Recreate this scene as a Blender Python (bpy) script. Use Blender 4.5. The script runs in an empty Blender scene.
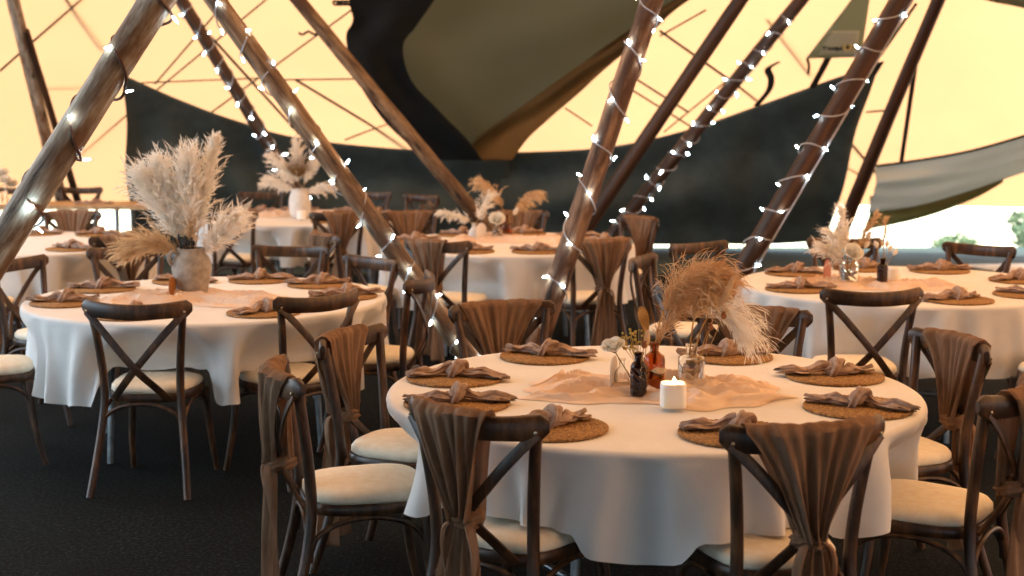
import bpy, math, random
from mathutils import Vector, Matrix, Quaternion, noise
R_ = random.Random(11)
PI = math.pi
sc = bpy.context.scene
COL = sc.collection
sin, cos = math.sin, math.cos

# ------------------------------------------------------------------ render look
sc.view_settings.view_transform = 'Standard'
sc.view_settings.look = 'None'
sc.view_settings.gamma = 1.0
sc.view_settings.use_curve_mapping = False
sc.view_settings.exposure = 0.18
sc.cycles.use_denoising = True
sc.cycles.max_bounces = 10
sc.cycles.diffuse_bounces = 4
sc.cycles.transparent_max_bounces = 16
sc.cycles.sample_clamp_indirect = 6.0

# ------------------------------------------------------------------ camera
FPX, PITCH, CAMZ = 1394.0, 0.128, 1.724
cd = bpy.data.cameras.new('camera')
cam = bpy.data.objects.new('camera', cd); COL.objects.link(cam)
cd.sensor_width = 36.0
cd.lens = FPX * 36.0 / 1024.0
cam.location = (0, 0, CAMZ)
cam.rotation_euler = (PI / 2 - PITCH, 0, 0)
cd.clip_start = 0.05; cd.clip_end = 1000
cd.dof.use_dof = True
cd.dof.focus_distance = 4.9
cd.dof.aperture_fstop = 3.0
sc.camera = cam
CP, SP = cos(PITCH), sin(PITCH)

def at(px, py, d):
    """world point seen at pixel (px,py) of the 1024x576 photograph, at distance d along +Y"""
    a = (px - 512) / FPX; b = (288 - py) / FPX
    D = Vector((a, CP + b * SP, -SP + b * CP))
    return Vector((0, 0, CAMZ)) + D * (d / D.y)

# ------------------------------------------------------------------ mesh builder
class MB:
    def __init__(s): s.v = []; s.f = []; s.m = []; s.mi = 0
    def add(s, vs, fs):
        o = len(s.v); s.v += [tuple(v) for v in vs]
        s.f += [tuple(i + o for i in f) for f in fs]; s.m += [s.mi] * len(fs)
    def grid(s, rows, closed=False, cap=False):
        n = len(rows[0]); vs = [p for r in rows for p in r]; fs = []
        for i in range(len(rows) - 1):
            for j in range(n if closed else n - 1):
                k = (j + 1) % n
                fs.append((i * n + j, i * n + k, (i + 1) * n + k, (i + 1) * n + j))
        if cap:
            fs.append(tuple(range(n - 1, -1, -1))); b = (len(rows) - 1) * n
            fs.append(tuple(range(b, b + n)))
        s.add(vs, fs)
    def tube(s, pts, rad, seg=10, sx=1.0, cap=True, up=None):
        """sweep an ellipse (rad, rad*sx) along pts"""
        pts = [Vector(p) for p in pts]; n = len(pts)
        rads = rad if isinstance(rad, (list, tuple)) else [rad] * n
        sxs = sx if isinstance(sx, (list, tuple)) else [sx] * n
        rows = []; U = None
        for i in range(n):
            t = (pts[min(i + 1, n - 1)] - pts[max(i - 1, 0)])
            t = t.normalized() if t.length > 1e-9 else Vector((0, 0, 1))
            if U is None:
                U = Vector(up) if up else (Vector((0, 0, 1)) if abs(t.z) < .9 else Vector((0, 1, 0)))
            U = (U - t * U.dot(t)).normalized(); W = t.cross(U)
            rows.append([pts[i] + U * (rads[i] * cos(2 * PI * k / seg)) + W * (rads[i] * sxs[i] * sin(2 * PI * k / seg)) for k in range(seg)])
        s.grid(rows, True, cap)
    def bar(s, pts, w, h, up=(0, 0, 1)):
        """rounded rectangular strip, w along up, h across"""
        pts = [Vector(p) for p in pts]; n = len(pts); rows = []
        prof = [(1, .7), (.8, 1), (-.8, 1), (-1, .7), (-1, -.7), (-.8, -1), (.8, -1), (1, -.7)]
        for i in range(n):
            t = (pts[min(i + 1, n - 1)] - pts[max(i - 1, 0)]).normalized()
            U = Vector(up); U = (U - t * U.dot(t)).normalized(); W = t.cross(U)
            rows.append([pts[i] + U * (a * w / 2) + W * (b * h / 2) for a, b in prof])
        s.grid(rows, True, True)
    def lathe(s, prof, seg=32, c=(0, 0, 0), capb=True, capt=False):
        c = Vector(c); rows = [[c + Vector((r * cos(2 * PI * k / seg), r * sin(2 * PI * k / seg), z)) for k in range(seg)] for r, z in prof]
        o = len(s.f); s.grid(rows, True, False)
        n = seg; base = len(s.v) - n * len(rows)
        if capb: s.f.append(tuple(base + i for i in range(n - 1, -1, -1))); s.m.append(s.mi)
        if capt:
            b = len(s.v) - n; s.f.append(tuple(b + i for i in range(n))); s.m.append(s.mi)
    def box(s, c, d, rz=0.0):
        cx, cy, cz = c; x, y, z = d[0] / 2, d[1] / 2, d[2] / 2
        vs = []
        for a, b, e in ((-1, -1, -1), (1, -1, -1), (1, 1, -1), (-1, 1, -1), (-1, -1, 1), (1, -1, 1), (1, 1, 1), (-1, 1, 1)):
            X, Y = a * x, b * y
            vs.append((cx + X * cos(rz) - Y * sin(rz), cy + X * sin(rz) + Y * cos(rz), cz + e * z))
        s.add(vs, [(3, 2, 1, 0), (4, 5, 6, 7), (0, 1, 5, 4), (1, 2, 6, 5), (2, 3, 7, 6), (3, 0, 4, 7)])
    def ball(s, c, r, seg=12, rings=8, q=None):
        c = Vector(c); r = r if isinstance(r, (list, tuple)) else (r, r, r)
        rows = []
        for i in range(rings + 1):
            a = -PI / 2 + PI * i / rings; rr = max(cos(a), 1e-3)
            row = []
            for k in range(seg):
                p = Vector((r[0] * rr * cos(2 * PI * k / seg), r[1] * rr * sin(2 * PI * k / seg), r[2] * sin(a)))
                if q: p = q @ p
                row.append(c + p)
            rows.append(row)
        s.grid(rows, True, True)
    def build(s, name, mat=None, parent=None, smooth=True, loc=None):
        me = bpy.data.meshes.new(name); me.from_pydata(s.v, [], s.f)
        mats = mat if isinstance(mat, (list, tuple)) else [mat]
        for m in mats:
            if m: me.materials.append(m)
        me.polygons.foreach_set('material_index', s.m)
        if smooth:
            me.polygons.foreach_set('use_smooth', [True] * len(me.polygons))
        me.update()
        o = bpy.data.objects.new(name, me); COL.objects.link(o)
        if smooth: sharp(me)
        if parent: o.parent = parent
        if loc is not None: o.location = loc
        return o

def sharp(me, ang=0.9):
    try: me.set_sharp_from_angle(angle=ang)
    except Exception: pass

def solid(o, t):
    m = o.modifiers.new('thick', 'SOLIDIFY'); m.thickness = t; m.offset = 0
    return o
def subd(o, l=1):
    m = o.modifiers.new('sub', 'SUBSURF'); m.levels = l; m.render_levels = l
    return o

def empty(name, loc=(0, 0, 0), rz=0.0):
    o = bpy.data.objects.new(name, None); COL.objects.link(o)
    o.empty_display_size = .1
    o.location = loc; o.rotation_euler = (0, 0, rz); return o
def tag(o, label, cat, group=None, kind=None):
    o['label'] = label; o['category'] = cat
    if group: o['group'] = group
    if kind: o['kind'] = kind
    return o
def struct(o): o['kind'] = 'structure'; return o
def copy_tree(o, parent=None):
    c = o.copy(); COL.objects.link(c)
    if parent: c.parent = parent
    for ch in KIDS(o): copy_tree(ch, c)
    return c
def KIDS(o): return [x for x in o.children]

# ------------------------------------------------------------------ materials
def lin(c):
    f = lambda u: u / 12.92 if u <= .04045 else ((u + .055) / 1.055) ** 2.4
    return tuple(f(x / 255) for x in c) + (1.0,)
def newmat(name):
    m = bpy.data.materials.new(name); m.use_nodes = True
    nt = m.node_tree; nt.nodes.clear()
    out = nt.nodes.new('ShaderNodeOutputMaterial')
    return m, nt, out
def N(nt, t, **k):
    n = nt.nodes.new(t)
    for a, b in k.items():
        if a.startswith('_'): n.inputs[a[1:]].default_value = b
        else: setattr(n, a, b)
    return n
def noise_tex(nt, scale, detail=4, rough=.6, stretch=None, coord='Object'):
    tc = N(nt, 'ShaderNodeTexCoord'); mp = N(nt, 'ShaderNodeMapping')
    if stretch: mp.inputs['Scale'].default_value = stretch
    nt.links.new(tc.outputs[coord], mp.inputs['Vector'])
    n = N(nt, 'ShaderNodeTexNoise'); n.inputs['Scale'].default_value = scale
    n.inputs['Detail'].default_value = detail; n.inputs['Roughness'].default_value = rough
    nt.links.new(mp.outputs[0], n.inputs['Vector'])
    return n
def ramp(nt, src, stops):
    r = N(nt, 'ShaderNodeValToRGB'); cr = r.color_ramp
    while len(cr.elements) < len(stops): cr.elements.new(.5)
    for e, (p, c) in zip(cr.elements, stops): e.position = p; e.color = c
    nt.links.new(src, r.inputs['Fac']); return r
def bump(nt, src, strength=.3, dist=.01):
    b = N(nt, 'ShaderNodeBump'); b.inputs['Strength'].default_value = strength; b.inputs['Distance'].default_value = dist
    nt.links.new(src, b.inputs['Height']); return b
def principled(nt, out, rough=.6, **k):
    p = N(nt, 'ShaderNodeBsdfPrincipled'); p.inputs['Roughness'].default_value = rough
    for a, b in k.items(): p.inputs[a.replace('_', ' ')].default_value = b
    nt.links.new(p.outputs[0], out.inputs['Surface']); return p

def mat_noise(name, c1, c2, scale=8, rough=.6, stretch=None, bs=0.0, bd=.005, detail=4, lo=.35, hi=.65, **k):
    m, nt, out = newmat(name)
    n = noise_tex(nt, scale, detail, .6, stretch)
    r = ramp(nt, n.outputs['Fac'], [(lo, lin(c1)), (hi, lin(c2))])
    p = principled(nt, out, rough, **k)
    nt.links.new(r.outputs[0], p.inputs['Base Color'])
    if bs:
        b = bump(nt, n.outputs['Fac'], bs, bd); nt.links.new(b.outputs[0], p.inputs['Normal'])
    return m

def mat_cloth(name, c1, c2, scale, transl=.25, alpha=1.0, weave=900, bs=.15, stretch=None, tcol=None):
    """woven cloth: diffuse + translucent (+ a see-through weave)"""
    m, nt, out = newmat(name)
    n = noise_tex(nt, scale, 3, .6, stretch)
    r = ramp(nt, n.outputs['Fac'], [(.3, lin(c1)), (.7, lin(c2))])
    d = N(nt, 'ShaderNodeBsdfDiffuse'); t = N(nt, 'ShaderNodeBsdfTranslucent')
    nt.links.new(r.outputs[0], d.inputs['Color'])
    if tcol: t.inputs['Color'].default_value = lin(tcol)
    else: nt.links.new(r.outputs[0], t.inputs['Color'])
    w = noise_tex(nt, weave, 1, .5)
    b = bump(nt, w.outputs['Fac'], bs, .002)
    n2 = noise_tex(nt, 14, 3, .6); b2 = bump(nt, n2.outputs['Fac'], .25, .01)
    nt.links.new(b.outputs[0], b2.inputs['Normal'])
    nt.links.new(b2.outputs[0], d.inputs['Normal'])
    mx = N(nt, 'ShaderNodeMixShader'); mx.inputs[0].default_value = transl
    nt.links.new(d.outputs[0], mx.inputs[1]); nt.links.new(t.outputs[0], mx.inputs[2])
    last = mx
    if alpha < 1:
        tr = N(nt, 'ShaderNodeBsdfTransparent'); m2 = N(nt, 'ShaderNodeMixShader'); m2.inputs[0].default_value = alpha
        nt.links.new(tr.outputs[0], m2.inputs[1]); nt.links.new(mx.outputs[0], m2.inputs[2]); last = m2
    nt.links.new(last.outputs[0], out.inputs['Surface'])
    return m

def mat_wood(name, dark, mid, light, stretch, scale=6, rough=.42, bs=.25):
    m, nt, out = newmat(name)
    n = noise_tex(nt, scale, 6, .65, stretch)
    r = ramp(nt, n.outputs['Fac'], [(.3, lin(dark)), (.5, lin(mid)), (.72, lin(light))])
    n2 = noise_tex(nt, 3.0, 3, .6)
    mx = N(nt, 'ShaderNodeMix', data_type='RGBA', blend_type='MULTIPLY'); mx.inputs[0].default_value = .5
    r2 = ramp(nt, n2.outputs['Fac'], [(.35, (.45, .45, .45, 1)), (.65, (1, 1, 1, 1))])
    nt.links.new(r.outputs[0], mx.inputs[6]); nt.links.new(r2.outputs[0], mx.inputs[7])
    p = principled(nt, out, rough)
    nt.links.new(mx.outputs[2], p.inputs['Base Color'])
    b = bump(nt, n.outputs['Fac'], bs, .003); nt.links.new(b.outputs[0], p.inputs['Normal'])
    return m

M = {}
M['chair'] = mat_wood('dark_stained_wood', (34, 21, 12), (68, 45, 27), (120, 84, 53), (1, 1, .25), 26, .38)
M['cushion'] = mat_noise('cream_cushion_fabric', (238, 224, 196), (248, 238, 216), 30, .8, bs=.1)
M['linen'] = mat_cloth('white_tablecloth', (232, 230, 226), (240, 238, 234), 5, .12, weave=700, bs=.08)
M['sash'] = mat_cloth('brown_chiffon', (134, 104, 82), (178, 146, 120), 9, .35, .86, 600, .2, (3, 3, .5))
M['runner'] = mat_cloth('peach_chiffon', (244, 214, 188), (250, 228, 206), 9, .06, .82, 500, .2)
M['napkin'] = mat_cloth('taupe_muslin', (154, 130, 114), (204, 178, 160), 34, .10, 1, 300, .9)
M['metal'] = mat_noise('grey_steel', (120, 124, 126), (160, 164, 166), 12, .35, Metallic=.9)
M['bolt'] = mat_noise('brass_bolt', (150, 140, 120), (190, 180, 160), 12, .3, Metallic=.9)
M['ply'] = mat_wood('pale_table_board', (168, 132, 92), (196, 160, 116), (214, 182, 138), (1, .2, 1), 10, .5)
def mat_pole(name, dark, mid, light, patch):
    m, nt, out = newmat(name)
    n = noise_tex(nt, 26, 6, .7, (1, 1, .10)); r = ramp(nt, n.outputs['Fac'], [(.32, lin(dark)), (.47, lin(mid)), (.62, lin(light))])
    n2 = noise_tex(nt, 7, 4, .65, (1, 1, .35)); r2 = ramp(nt, n2.outputs['Fac'], [(.44, (0, 0, 0, 1)), (.60, (1, 1, 1, 1))])
    mx = N(nt, 'ShaderNodeMix', data_type='RGBA'); nt.links.new(r2.outputs[0], mx.inputs[0]); nt.links.new(r.outputs[0], mx.inputs[6]); mx.inputs[7].default_value = lin(patch)
    tc = N(nt, 'ShaderNodeTexCoord'); mp = N(nt, 'ShaderNodeMapping'); mp.inputs['Scale'].default_value = (9, 9, 3.2); nt.links.new(tc.outputs['Object'], mp.inputs['Vector'])
    vo = N(nt, 'ShaderNodeTexVoronoi'); vo.inputs['Scale'].default_value = 1.0; nt.links.new(mp.outputs[0], vo.inputs['Vector'])
    r3 = ramp(nt, vo.outputs['Distance'], [(.10, (.12, .10, .08, 1)), (.22, (1, 1, 1, 1))])
    m2 = N(nt, 'ShaderNodeMix', data_type='RGBA', blend_type='MULTIPLY'); m2.inputs[0].default_value = .9; nt.links.new(mx.outputs[2], m2.inputs[6]); nt.links.new(r3.outputs[0], m2.inputs[7])
    p = principled(nt, out, .7); nt.links.new(m2.outputs[2], p.inputs['Base Color'])
    b = bump(nt, n.outputs['Fac'], .9, .008); nt.links.new(b.outputs[0], p.inputs['Normal']); return m
M['pole'] = mat_pole('weathered_spruce_pole', (60, 48, 38), (168, 154, 134), (220, 210, 192), (124, 96, 70))
M['pole_brown'] = mat_pole('brown_spruce_pole', (44, 30, 20), (120, 94, 68), (168, 142, 112), (84, 58, 38))
M['pole_umber'] = mat_pole('umber_spruce_pole', (44, 28, 18), (122, 90, 66), (172, 136, 106), (84, 56, 38))
M['pole_red'] = mat_wood('red_brown_pole', (30, 17, 9), (62, 36, 18), (104, 64, 34), (1, 1, .06), 14, .5, .4)  # redder brown than the other poles
M['pole_dark'] = mat_wood('dark_pole', (36, 24, 16), (70, 46, 30), (104, 72, 48), (1, 1, .06), 14, .55, .4)
M['rope'] = mat_noise('dark_rope', (12, 12, 9), (26, 24, 18), 60, .9)
M['wire_dark'] = mat_noise('brown_wire', (80, 50, 36), (110, 74, 56), 30, .6)
M['wire'] = mat_noise('clear_wire', (168, 168, 172), (196, 196, 200), 30, .4)
M['strap'] = mat_noise('black_webbing', (18, 18, 17), (34, 34, 32), 40, .8)

def mat_mat():
    m, nt, out = newmat('woven_rattan')
    tc = N(nt, 'ShaderNodeTexCoord')
    w = N(nt, 'ShaderNodeTexWave', wave_type='RINGS', rings_direction='Z'); w.inputs['Scale'].default_value = 18; w.inputs['Distortion'].default_value = 2.0; w.inputs['Detail Scale'].default_value = 8
    nt.links.new(tc.outputs['Object'], w.inputs['Vector'])
    n = noise_tex(nt, 95, 3, .7)
    r = ramp(nt, n.outputs['Fac'], [(.3, lin((84, 56, 24))), (.5, lin((148, 106, 54))), (.72, lin((196, 154, 92)))])
    p = principled(nt, out, .7); nt.links.new(r.outputs[0], p.inputs['Base Color'])
    b = bump(nt, w.outputs['Fac'], .4, .004); b2 = bump(nt, n.outputs['Fac'], .8, .004)
    nt.links.new(b.outputs[0], b2.inputs['Normal']); nt.links.new(b2.outputs[0], p.inputs['Normal'])
    return m
M['mat'] = mat_mat()

def mat_floor():
    m, nt, out = newmat('dark_turf_matting')
    n = noise_tex(nt, 60, 5, .85); n2 = noise_tex(nt, 1.2, 4, .6)
    r = ramp(nt, n.outputs['Fac'], [(.40, lin((3, 6, 6))), (.52, lin((13, 18, 18))), (.64, lin((62, 72, 72)))])
    r2 = ramp(nt, n2.outputs['Fac'], [(.3, (.5, .5, .5, 1)), (.7, (1.1, 1.1, 1.1, 1))])
    mx = N(nt, 'ShaderNodeMix', data_type='RGBA', blend_type='MULTIPLY'); mx.inputs[0].default_value = 1
    nt.links.new(r.outputs[0], mx.inputs[6]); nt.links.new(r2.outputs[0], mx.inputs[7])
    p = principled(nt, out, .95); p.inputs['Specular IOR Level'].default_value = .1
    nt.links.new(mx.outputs[2], p.inputs['Base Color'])
    b = bump(nt, n.outputs['Fac'], .9, .02); nt.links.new(b.outputs[0], p.inputs['Normal'])
    return m
M['floor'] = mat_floor()
M['grass'] = mat_noise('short_lawn', (24, 38, 34), (44, 60, 52), 5, .95, bs=.6, bd=.03, detail=8)
M['field'] = mat_noise('dry_pasture', (226, 216, 176), (240, 232, 200), .05, .95)
M['track'] = mat_noise('pale_matting', (206, 204, 196), (228, 226, 218), 6, .9)

def mat_canvas(name, col, tr, seams=True, dif=None, mixf=.72):
    m, nt, out = newmat(name)
    n = noise_tex(nt, .9, 5, .65); r = ramp(nt, n.outputs['Fac'], [(.25, tuple(x * .9 for x in tr[:3]) + (1,)), (.75, tr)])
    d = N(nt, 'ShaderNodeBsdfDiffuse'); d.inputs['Color'].default_value = dif or col
    t = N(nt, 'ShaderNodeBsdfTranslucent'); nt.links.new(r.outputs[0], t.inputs['Color'])
    n2 = noise_tex(nt, 3, 3, .5); b = bump(nt, n2.outputs['Fac'], .15, .05); nt.links.new(b.outputs[0], d.inputs['Normal'])
    mx = N(nt, 'ShaderNodeMixShader'); mx.inputs[0].default_value = mixf
    nt.links.new(d.outputs[0], mx.inputs[1]); nt.links.new(t.outputs[0], mx.inputs[2])
    nt.links.new(mx.outputs[0], out.inputs['Surface']); return m
M['canvas'] = mat_canvas('cream_tent_canvas', lin((214, 176, 118)), (.375, .182, .083, 1), mixf=.82)
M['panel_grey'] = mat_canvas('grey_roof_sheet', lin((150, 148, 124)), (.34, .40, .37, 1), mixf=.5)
M['panel_dark'] = mat_noise('black_roof_sheet', (16, 17, 17), (26, 27, 26), 4, .9)
M['panel_shaded'] = mat_canvas('shaded_roof_canvas', lin((120, 98, 66)), (.44, .37, .27, 1), mixf=.65)  # shade of the doubled canvas, given as a brown colour
M['curtain'] = mat_noise('black_liner', (56, 66, 65), (72, 83, 81), 3, .9, bs=.3, bd=.03)
M['skirt'] = mat_canvas('grey_tent_skirt', lin((206, 216, 218)), (.58, .76, .92, 1), mixf=.5)
M['signcloth'] = mat_canvas('grey_sign_cloth', lin((150, 150, 130)), (.46, .56, .52, 1), mixf=.6)
M['signpatch'] = mat_canvas('pale_sign_cloth', lin((236, 230, 204)), (.90, .92, .84, 1), mixf=.4)
M['ink'] = mat_noise('dark_print', (30, 32, 30), (40, 42, 40), 20, .8)
M['inkfade'] = mat_noise('faded_print', (84, 84, 72), (96, 94, 80), 20, .8)
M['gold'] = mat_noise('gold_print', (196, 176, 104), (206, 188, 116), 20, .8)
M['stone'] = mat_noise('grey_stoneware', (138, 128, 116), (170, 160, 148), 26, .62, bs=.25, bd=.004)
M['whitepot'] = mat_noise('white_ceramic', (206, 202, 196), (224, 220, 214), 20, .5)
M['pampas'] = mat_cloth('cream_pampas', (248, 240, 226), (253, 250, 243), 20, .3, bs=0)
M['pampas_tan'] = mat_cloth('tan_pampas', (196, 156, 114), (236, 206, 166), 20, .25, bs=0)
M['pampas_tip'] = mat_cloth('beige_pampas', (214, 184, 142), (234, 212, 178), 20, .35, bs=0)
M['straw'] = mat_cloth('dried_straw', (186, 142, 82), (218, 178, 116), 20, .3, bs=0)
M['fan'] = mat_cloth('dried_palm', (96, 74, 48), (132, 104, 70), 20, .3, bs=0)
M['darkleaf'] = mat_noise('dark_leaf', (26, 26, 28), (44, 42, 44), 20, .6)
M['petal'] = mat_cloth('white_petal', (244, 240, 230), (250, 248, 240), 20, .35, bs=0)
M['stem'] = mat_noise('green_stem', (70, 66, 34), (96, 88, 48), 20, .7)
M['flowerlet'] = mat_noise('gold_flowerlets', (150, 122, 52), (190, 164, 84), 40, .8)
M['pod'] = mat_noise('brown_pod', (112, 62, 26), (150, 92, 44), 30, .6)
M['marker_wood'] = mat_wood('marker_wood', (160, 98, 46), (184, 120, 62), (200, 140, 80), (1, 1, .3), 20, .5)
M['marker_white'] = mat_noise('frosted_white_board', (214, 206, 200), (226, 220, 214), 10, .4)
M['marker_pink'] = mat_noise('terracotta_board', (182, 104, 84), (200, 122, 100), 10, .5)

def glass(name, col, rough=.02, ior=1.45):
    m, nt, out = newmat(name)
    p = principled(nt, out, rough); p.inputs['Transmission Weight'].default_value = 1; p.inputs['IOR'].default_value = ior
    n = noise_tex(nt, 6, 2); r = ramp(nt, n.outputs['Fac'], [(.3, col), (.7, tuple(min(1, x * 1.08) for x in col[:3]) + (1,))])
    nt.links.new(r.outputs[0], p.inputs['Base Color'])
    return m
M['glass'] = glass('clear_glass', (.94, .95, .93, 1))
M['amber'] = glass('amber_glass', (.55, .22, .04, 1))
M['brownglass'] = glass('brown_glass', (.12, .045, .03, 1), .08)

def emis(name, col, s):
    m, nt, out = newmat(name); e = N(nt, 'ShaderNodeEmission'); e.inputs['Color'].default_value = col; e.inputs['Strength'].default_value = s
    nt.links.new(e.outputs[0], out.inputs['Surface']); return m
M['led'] = emis('cold_white_led', (.62, .86, 1, 1), 120)
M['flame'] = emis('candle_flame', (1, .66, .32, 1), 70)
def mat_wax():
    m, nt, out = newmat('candle_wax')
    n = noise_tex(nt, 40, 3)
    r = ramp(nt, n.outputs['Fac'], [(.3, lin((250, 246, 238))), (.7, lin((254, 252, 246)))])
    p = principled(nt, out, .35); p.inputs['Subsurface Weight'].default_value = .5; p.inputs['Subsurface Radius'].default_value = (.03, .02, .012)
    nt.links.new(r.outputs[0], p.inputs['Base Color']); return m
M['wax'] = mat_wax()
M['leafy'] = mat_noise('tree_leaves', (66, 84, 52), (120, 136, 92), 3, .8)
M['bark'] = mat_noise('tree_bark', (70, 62, 52), (100, 90, 76), 6, .9)

# ------------------------------------------------------------------ light
W = bpy.data.worlds.new('world'); sc.world = W; W.use_nodes = True
bg = W.node_tree.nodes['Background']
bg.inputs['Color'].default_value = (.66, .84, 1.0, 1); bg.inputs['Strength'].default_value = 4.2
sd = bpy.data.lights.new('sun', 'SUN'); sd.energy = 11.0; sd.angle = .02; sd.color = (1, .93, .80)
so = bpy.data.objects.new('sun', sd); COL.objects.link(so); so.location = (30, 10, 40)
so.rotation_euler = Vector((-.8, -.15, -1.05)).to_track_quat('-Z', 'Y').to_euler()

# ------------------------------------------------------------------ tent shell
TC = Vector((.5, 7.0)); AX, AY = 13.0, 10.6
def canvas_pt(phi, s):
    wob = 1 + .012 * sin(phi * 9) * (1 - s) + .01 * sin(phi * 17 + 1)
    return Vector((TC.x + AX * s * cos(phi) * wob, TC.y + AY * s * sin(phi) * wob, .55 + 8.5 * (1 - s) ** 1.0))
def canvas_depth(px, py):
    """Y of the canvas along the view ray"""
    lo, hi = 2.0, 17.9
    for _ in range(40):
        mid = (lo + hi) / 2; p = at(px, py, mid)
        e = math.hypot((p.x - TC.x) / AX, (p.y - TC.y) / AY)
        if p.z < .55 + 8.5 * (1 - e) and e < 1: lo = mid
        else: hi = mid
    return lo
def on_canvas(px, py, off=.06): return at(px, py, canvas_depth(px, py) - off)

def build_canvas():
    b = MB(); nphi, ns = 220, 40
    ss = [1 - .985 * j / ns for j in range(ns + 1)]
    idx = {}
    def vid(i, j):
        k = (i % nphi, j)
        if k not in idx:
            idx[k] = len(b.v); b.v.append(tuple(canvas_pt(2 * PI * (i % nphi) / nphi, ss[j])))
        return idx[k]
    for i in range(nphi):
        deg = 360 * (i + .5) / nphi
        for j in range(ns):
            opening = 146 < deg < 218 and ss[j] > .58
            if opening: continue
            # unseen black stretch added behind the camera to cut frontal light, rest bare canvas
            b.f.append((vid(i, j), vid(i + 1, j), vid(i + 1, j + 1), vid(i, j + 1))); b.m.append(1 if 218 < deg < 286 and ss[j] > .36 else 0)
    o = b.build('ceiling', [M['canvas'], M['curtain']]); return struct(o)
build_canvas()

# ground: floor inside, lawn outside, the slope beyond the crest of the hill
b = MB(); b.grid([[(-14 + 28 * i / 40, -6 + 20.5 * j / 40, 0) for i in range(41)] for j in range(41)])
struct(b.build('floor', M['floor']))
b = MB(); rows = []
for y, z in ((14.5, -.006), (15.5, -.006), (17, -.006), (17.4, -.006), (17.7, -.03), (18.2, -.14), (19, -.45), (21, -1.2), (26, -2.6), (40, -4.0), (70, -8.5), (110, -12.0)):
    rows.append([(-90 + 180 * i / 60, y, z) for i in range(61)])
b.grid(rows); o = b.build('ground_lawn', M['grass']); struct(o)
b = MB(); b.grid([[(-400 + 800 * i / 40, 105 + 600 * j / 20, -12.3) for i in range(41)] for j in range(21)])
o = b.build('ground_valley', M['field']); struct(o)
b = MB(); b.grid([[(4.9 + i * .5 + .25 * sin(j), 13.9 + .45 * j + .08 * i, .012) for i in range(13)] for j in range(4)])
o = b.build('path_matting', M['track']); solid(o, .02); struct(o)

# ------------------------------------------------------------------ curtains, roof sheets, skirts
def cloth_patch(cols, nv, fn, name, mat, parent=None):
    b = MB(); rows = []
    for j in range(nv + 1):
        rows.append([fn(i / cols, j / nv) for i in range(cols + 1)])
    b.grid(rows); o = b.build(name, mat, parent); solid(o, .008); return o
def lerp(a, b, t): return a + (b - a) * t
def poly_at(pts, t):
    n = len(pts) - 1; k = min(int(t * n), n - 1); u = t * n - k
    return tuple(lerp(pts[k][q], pts[k + 1][q], u) for q in range(len(pts[0])))
def sm(pts, t):
    """smooth (Catmull-Rom) polyline"""
    n = len(pts) - 1; k = min(int(t * n), n - 1); u = t * n - k
    P = [pts[max(k - 1, 0)], pts[k], pts[k + 1], pts[min(k + 2, n)]]
    return tuple(.5 * (2 * P[1][q] + (P[2][q] - P[0][q]) * u + (2 * P[0][q] - 5 * P[1][q] + 4 * P[2][q] - P[3][q]) * u * u + (3 * P[1][q] - P[0][q] - 3 * P[2][q] + P[3][q]) * u ** 3) for q in range(len(pts[0])))

def hang(top, bot, name, mat, folds, amp, label, cat, nx=120, nz=36):
    """cloth between a sagging top edge and a bottom edge: both lists of (px, py, Y)"""
    def fn(u, v):
        tx, ty, _ = sm(top, u); bx_, by_, bY = sm(bot, u)
        a = on_canvas(tx, ty, .22); c = at(bx_, by_, bY); p = a.lerp(c, v)
        w = sin(folds * u * 6.28 + 3 * v) * .5 + sin(folds * 1.7 * u * 6.28 + 1 - 5 * v) * .35 + .8 * sin(9 * (v - .5 * u) + 3 * u)
        p.y += amp * w * (.25 + sin(PI * min(1, v * 1.02)))
        return p
    o = cloth_patch(nx, nz, fn, name, mat)
    return tag(o, label, cat)
CT = [(121, 74, 15.2), (180, 100, 15.4), (240, 122, 15.5), (300, 138, 15.7), (400, 149, 16.2), (508, 153, 16.5)]
CB = [(134, 256, 16.1), (190, 253, 16.4), (250, 250, 16.7), (310, 248.5, 16.9), (400, 247, 17.1), (512, 246, 17.2)]
hang(CT, CB, 'liner_curtain', M['curtain'], 3, .11, 'black liner curtain hung behind the pampas vase table, peaked at its left end', 'curtain')
CT = [(500, 153, 16.45), (600, 148, 16.3), (680, 132, 16.0), (760, 105, 15.7), (830, 80, 15.4), (879, 63, 15.1)]
CB = [(500, 246, 17.15), (580, 245, 17.15), (650, 244.5, 17.15), (710, 244.2, 17.1), (770, 244, 17.0), (826, 241, 16.8)]
hang(CT, CB, 'liner_curtain', M['curtain'], 3, .10, 'black liner curtain sweeping up to a peak behind the dark red light-wrapped pole', 'curtain')
# grey skirt at the open side
CT = [(876, 166, 16.2), (920, 160, 16.1), (970, 151, 15.9), (1024, 136, 15.6), (1085, 118, 15.2)]
CB = [(868, 212, 16.4), (915, 206, 16.3), (965, 192, 16.2), (1024, 172, 15.9), (1085, 150, 15.5)]
def skirt_fn(top, bot, amp):  # top edge tied up just inside the canvas
    def fn(u, v):
        p = on_canvas(*sm(top, u)[:2], .2).lerp(at(*sm(bot, u)), v)
        p.y += amp * (sin(9 * v + 5 * u + 1) + .6 * sin(17 * v - 7 * u)) * sin(PI * v) * (1 - .6 * u) - .10 * sin(PI * v)
        return p
    return fn
sk = empty('tent_skirt', at(870, 224, 16.8))
tag(sk, 'pale grey tent skirt slung along the open side above the white daylight', 'tent skirt')
inv = Matrix.Translation(-sk.location)
o = cloth_patch(60, 30, skirt_fn(CT, CB, .05), 'skirt_panel', M['skirt']); o.parent = sk; o.matrix_parent_inverse = inv
b = MB(); b.tube([on_canvas(*sm(CT, t / 30)[:2], .22) for t in range(31)], .014, 6); o = b.build('top_rope', M['rope'], sk); o.matrix_parent_inverse = inv
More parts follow.
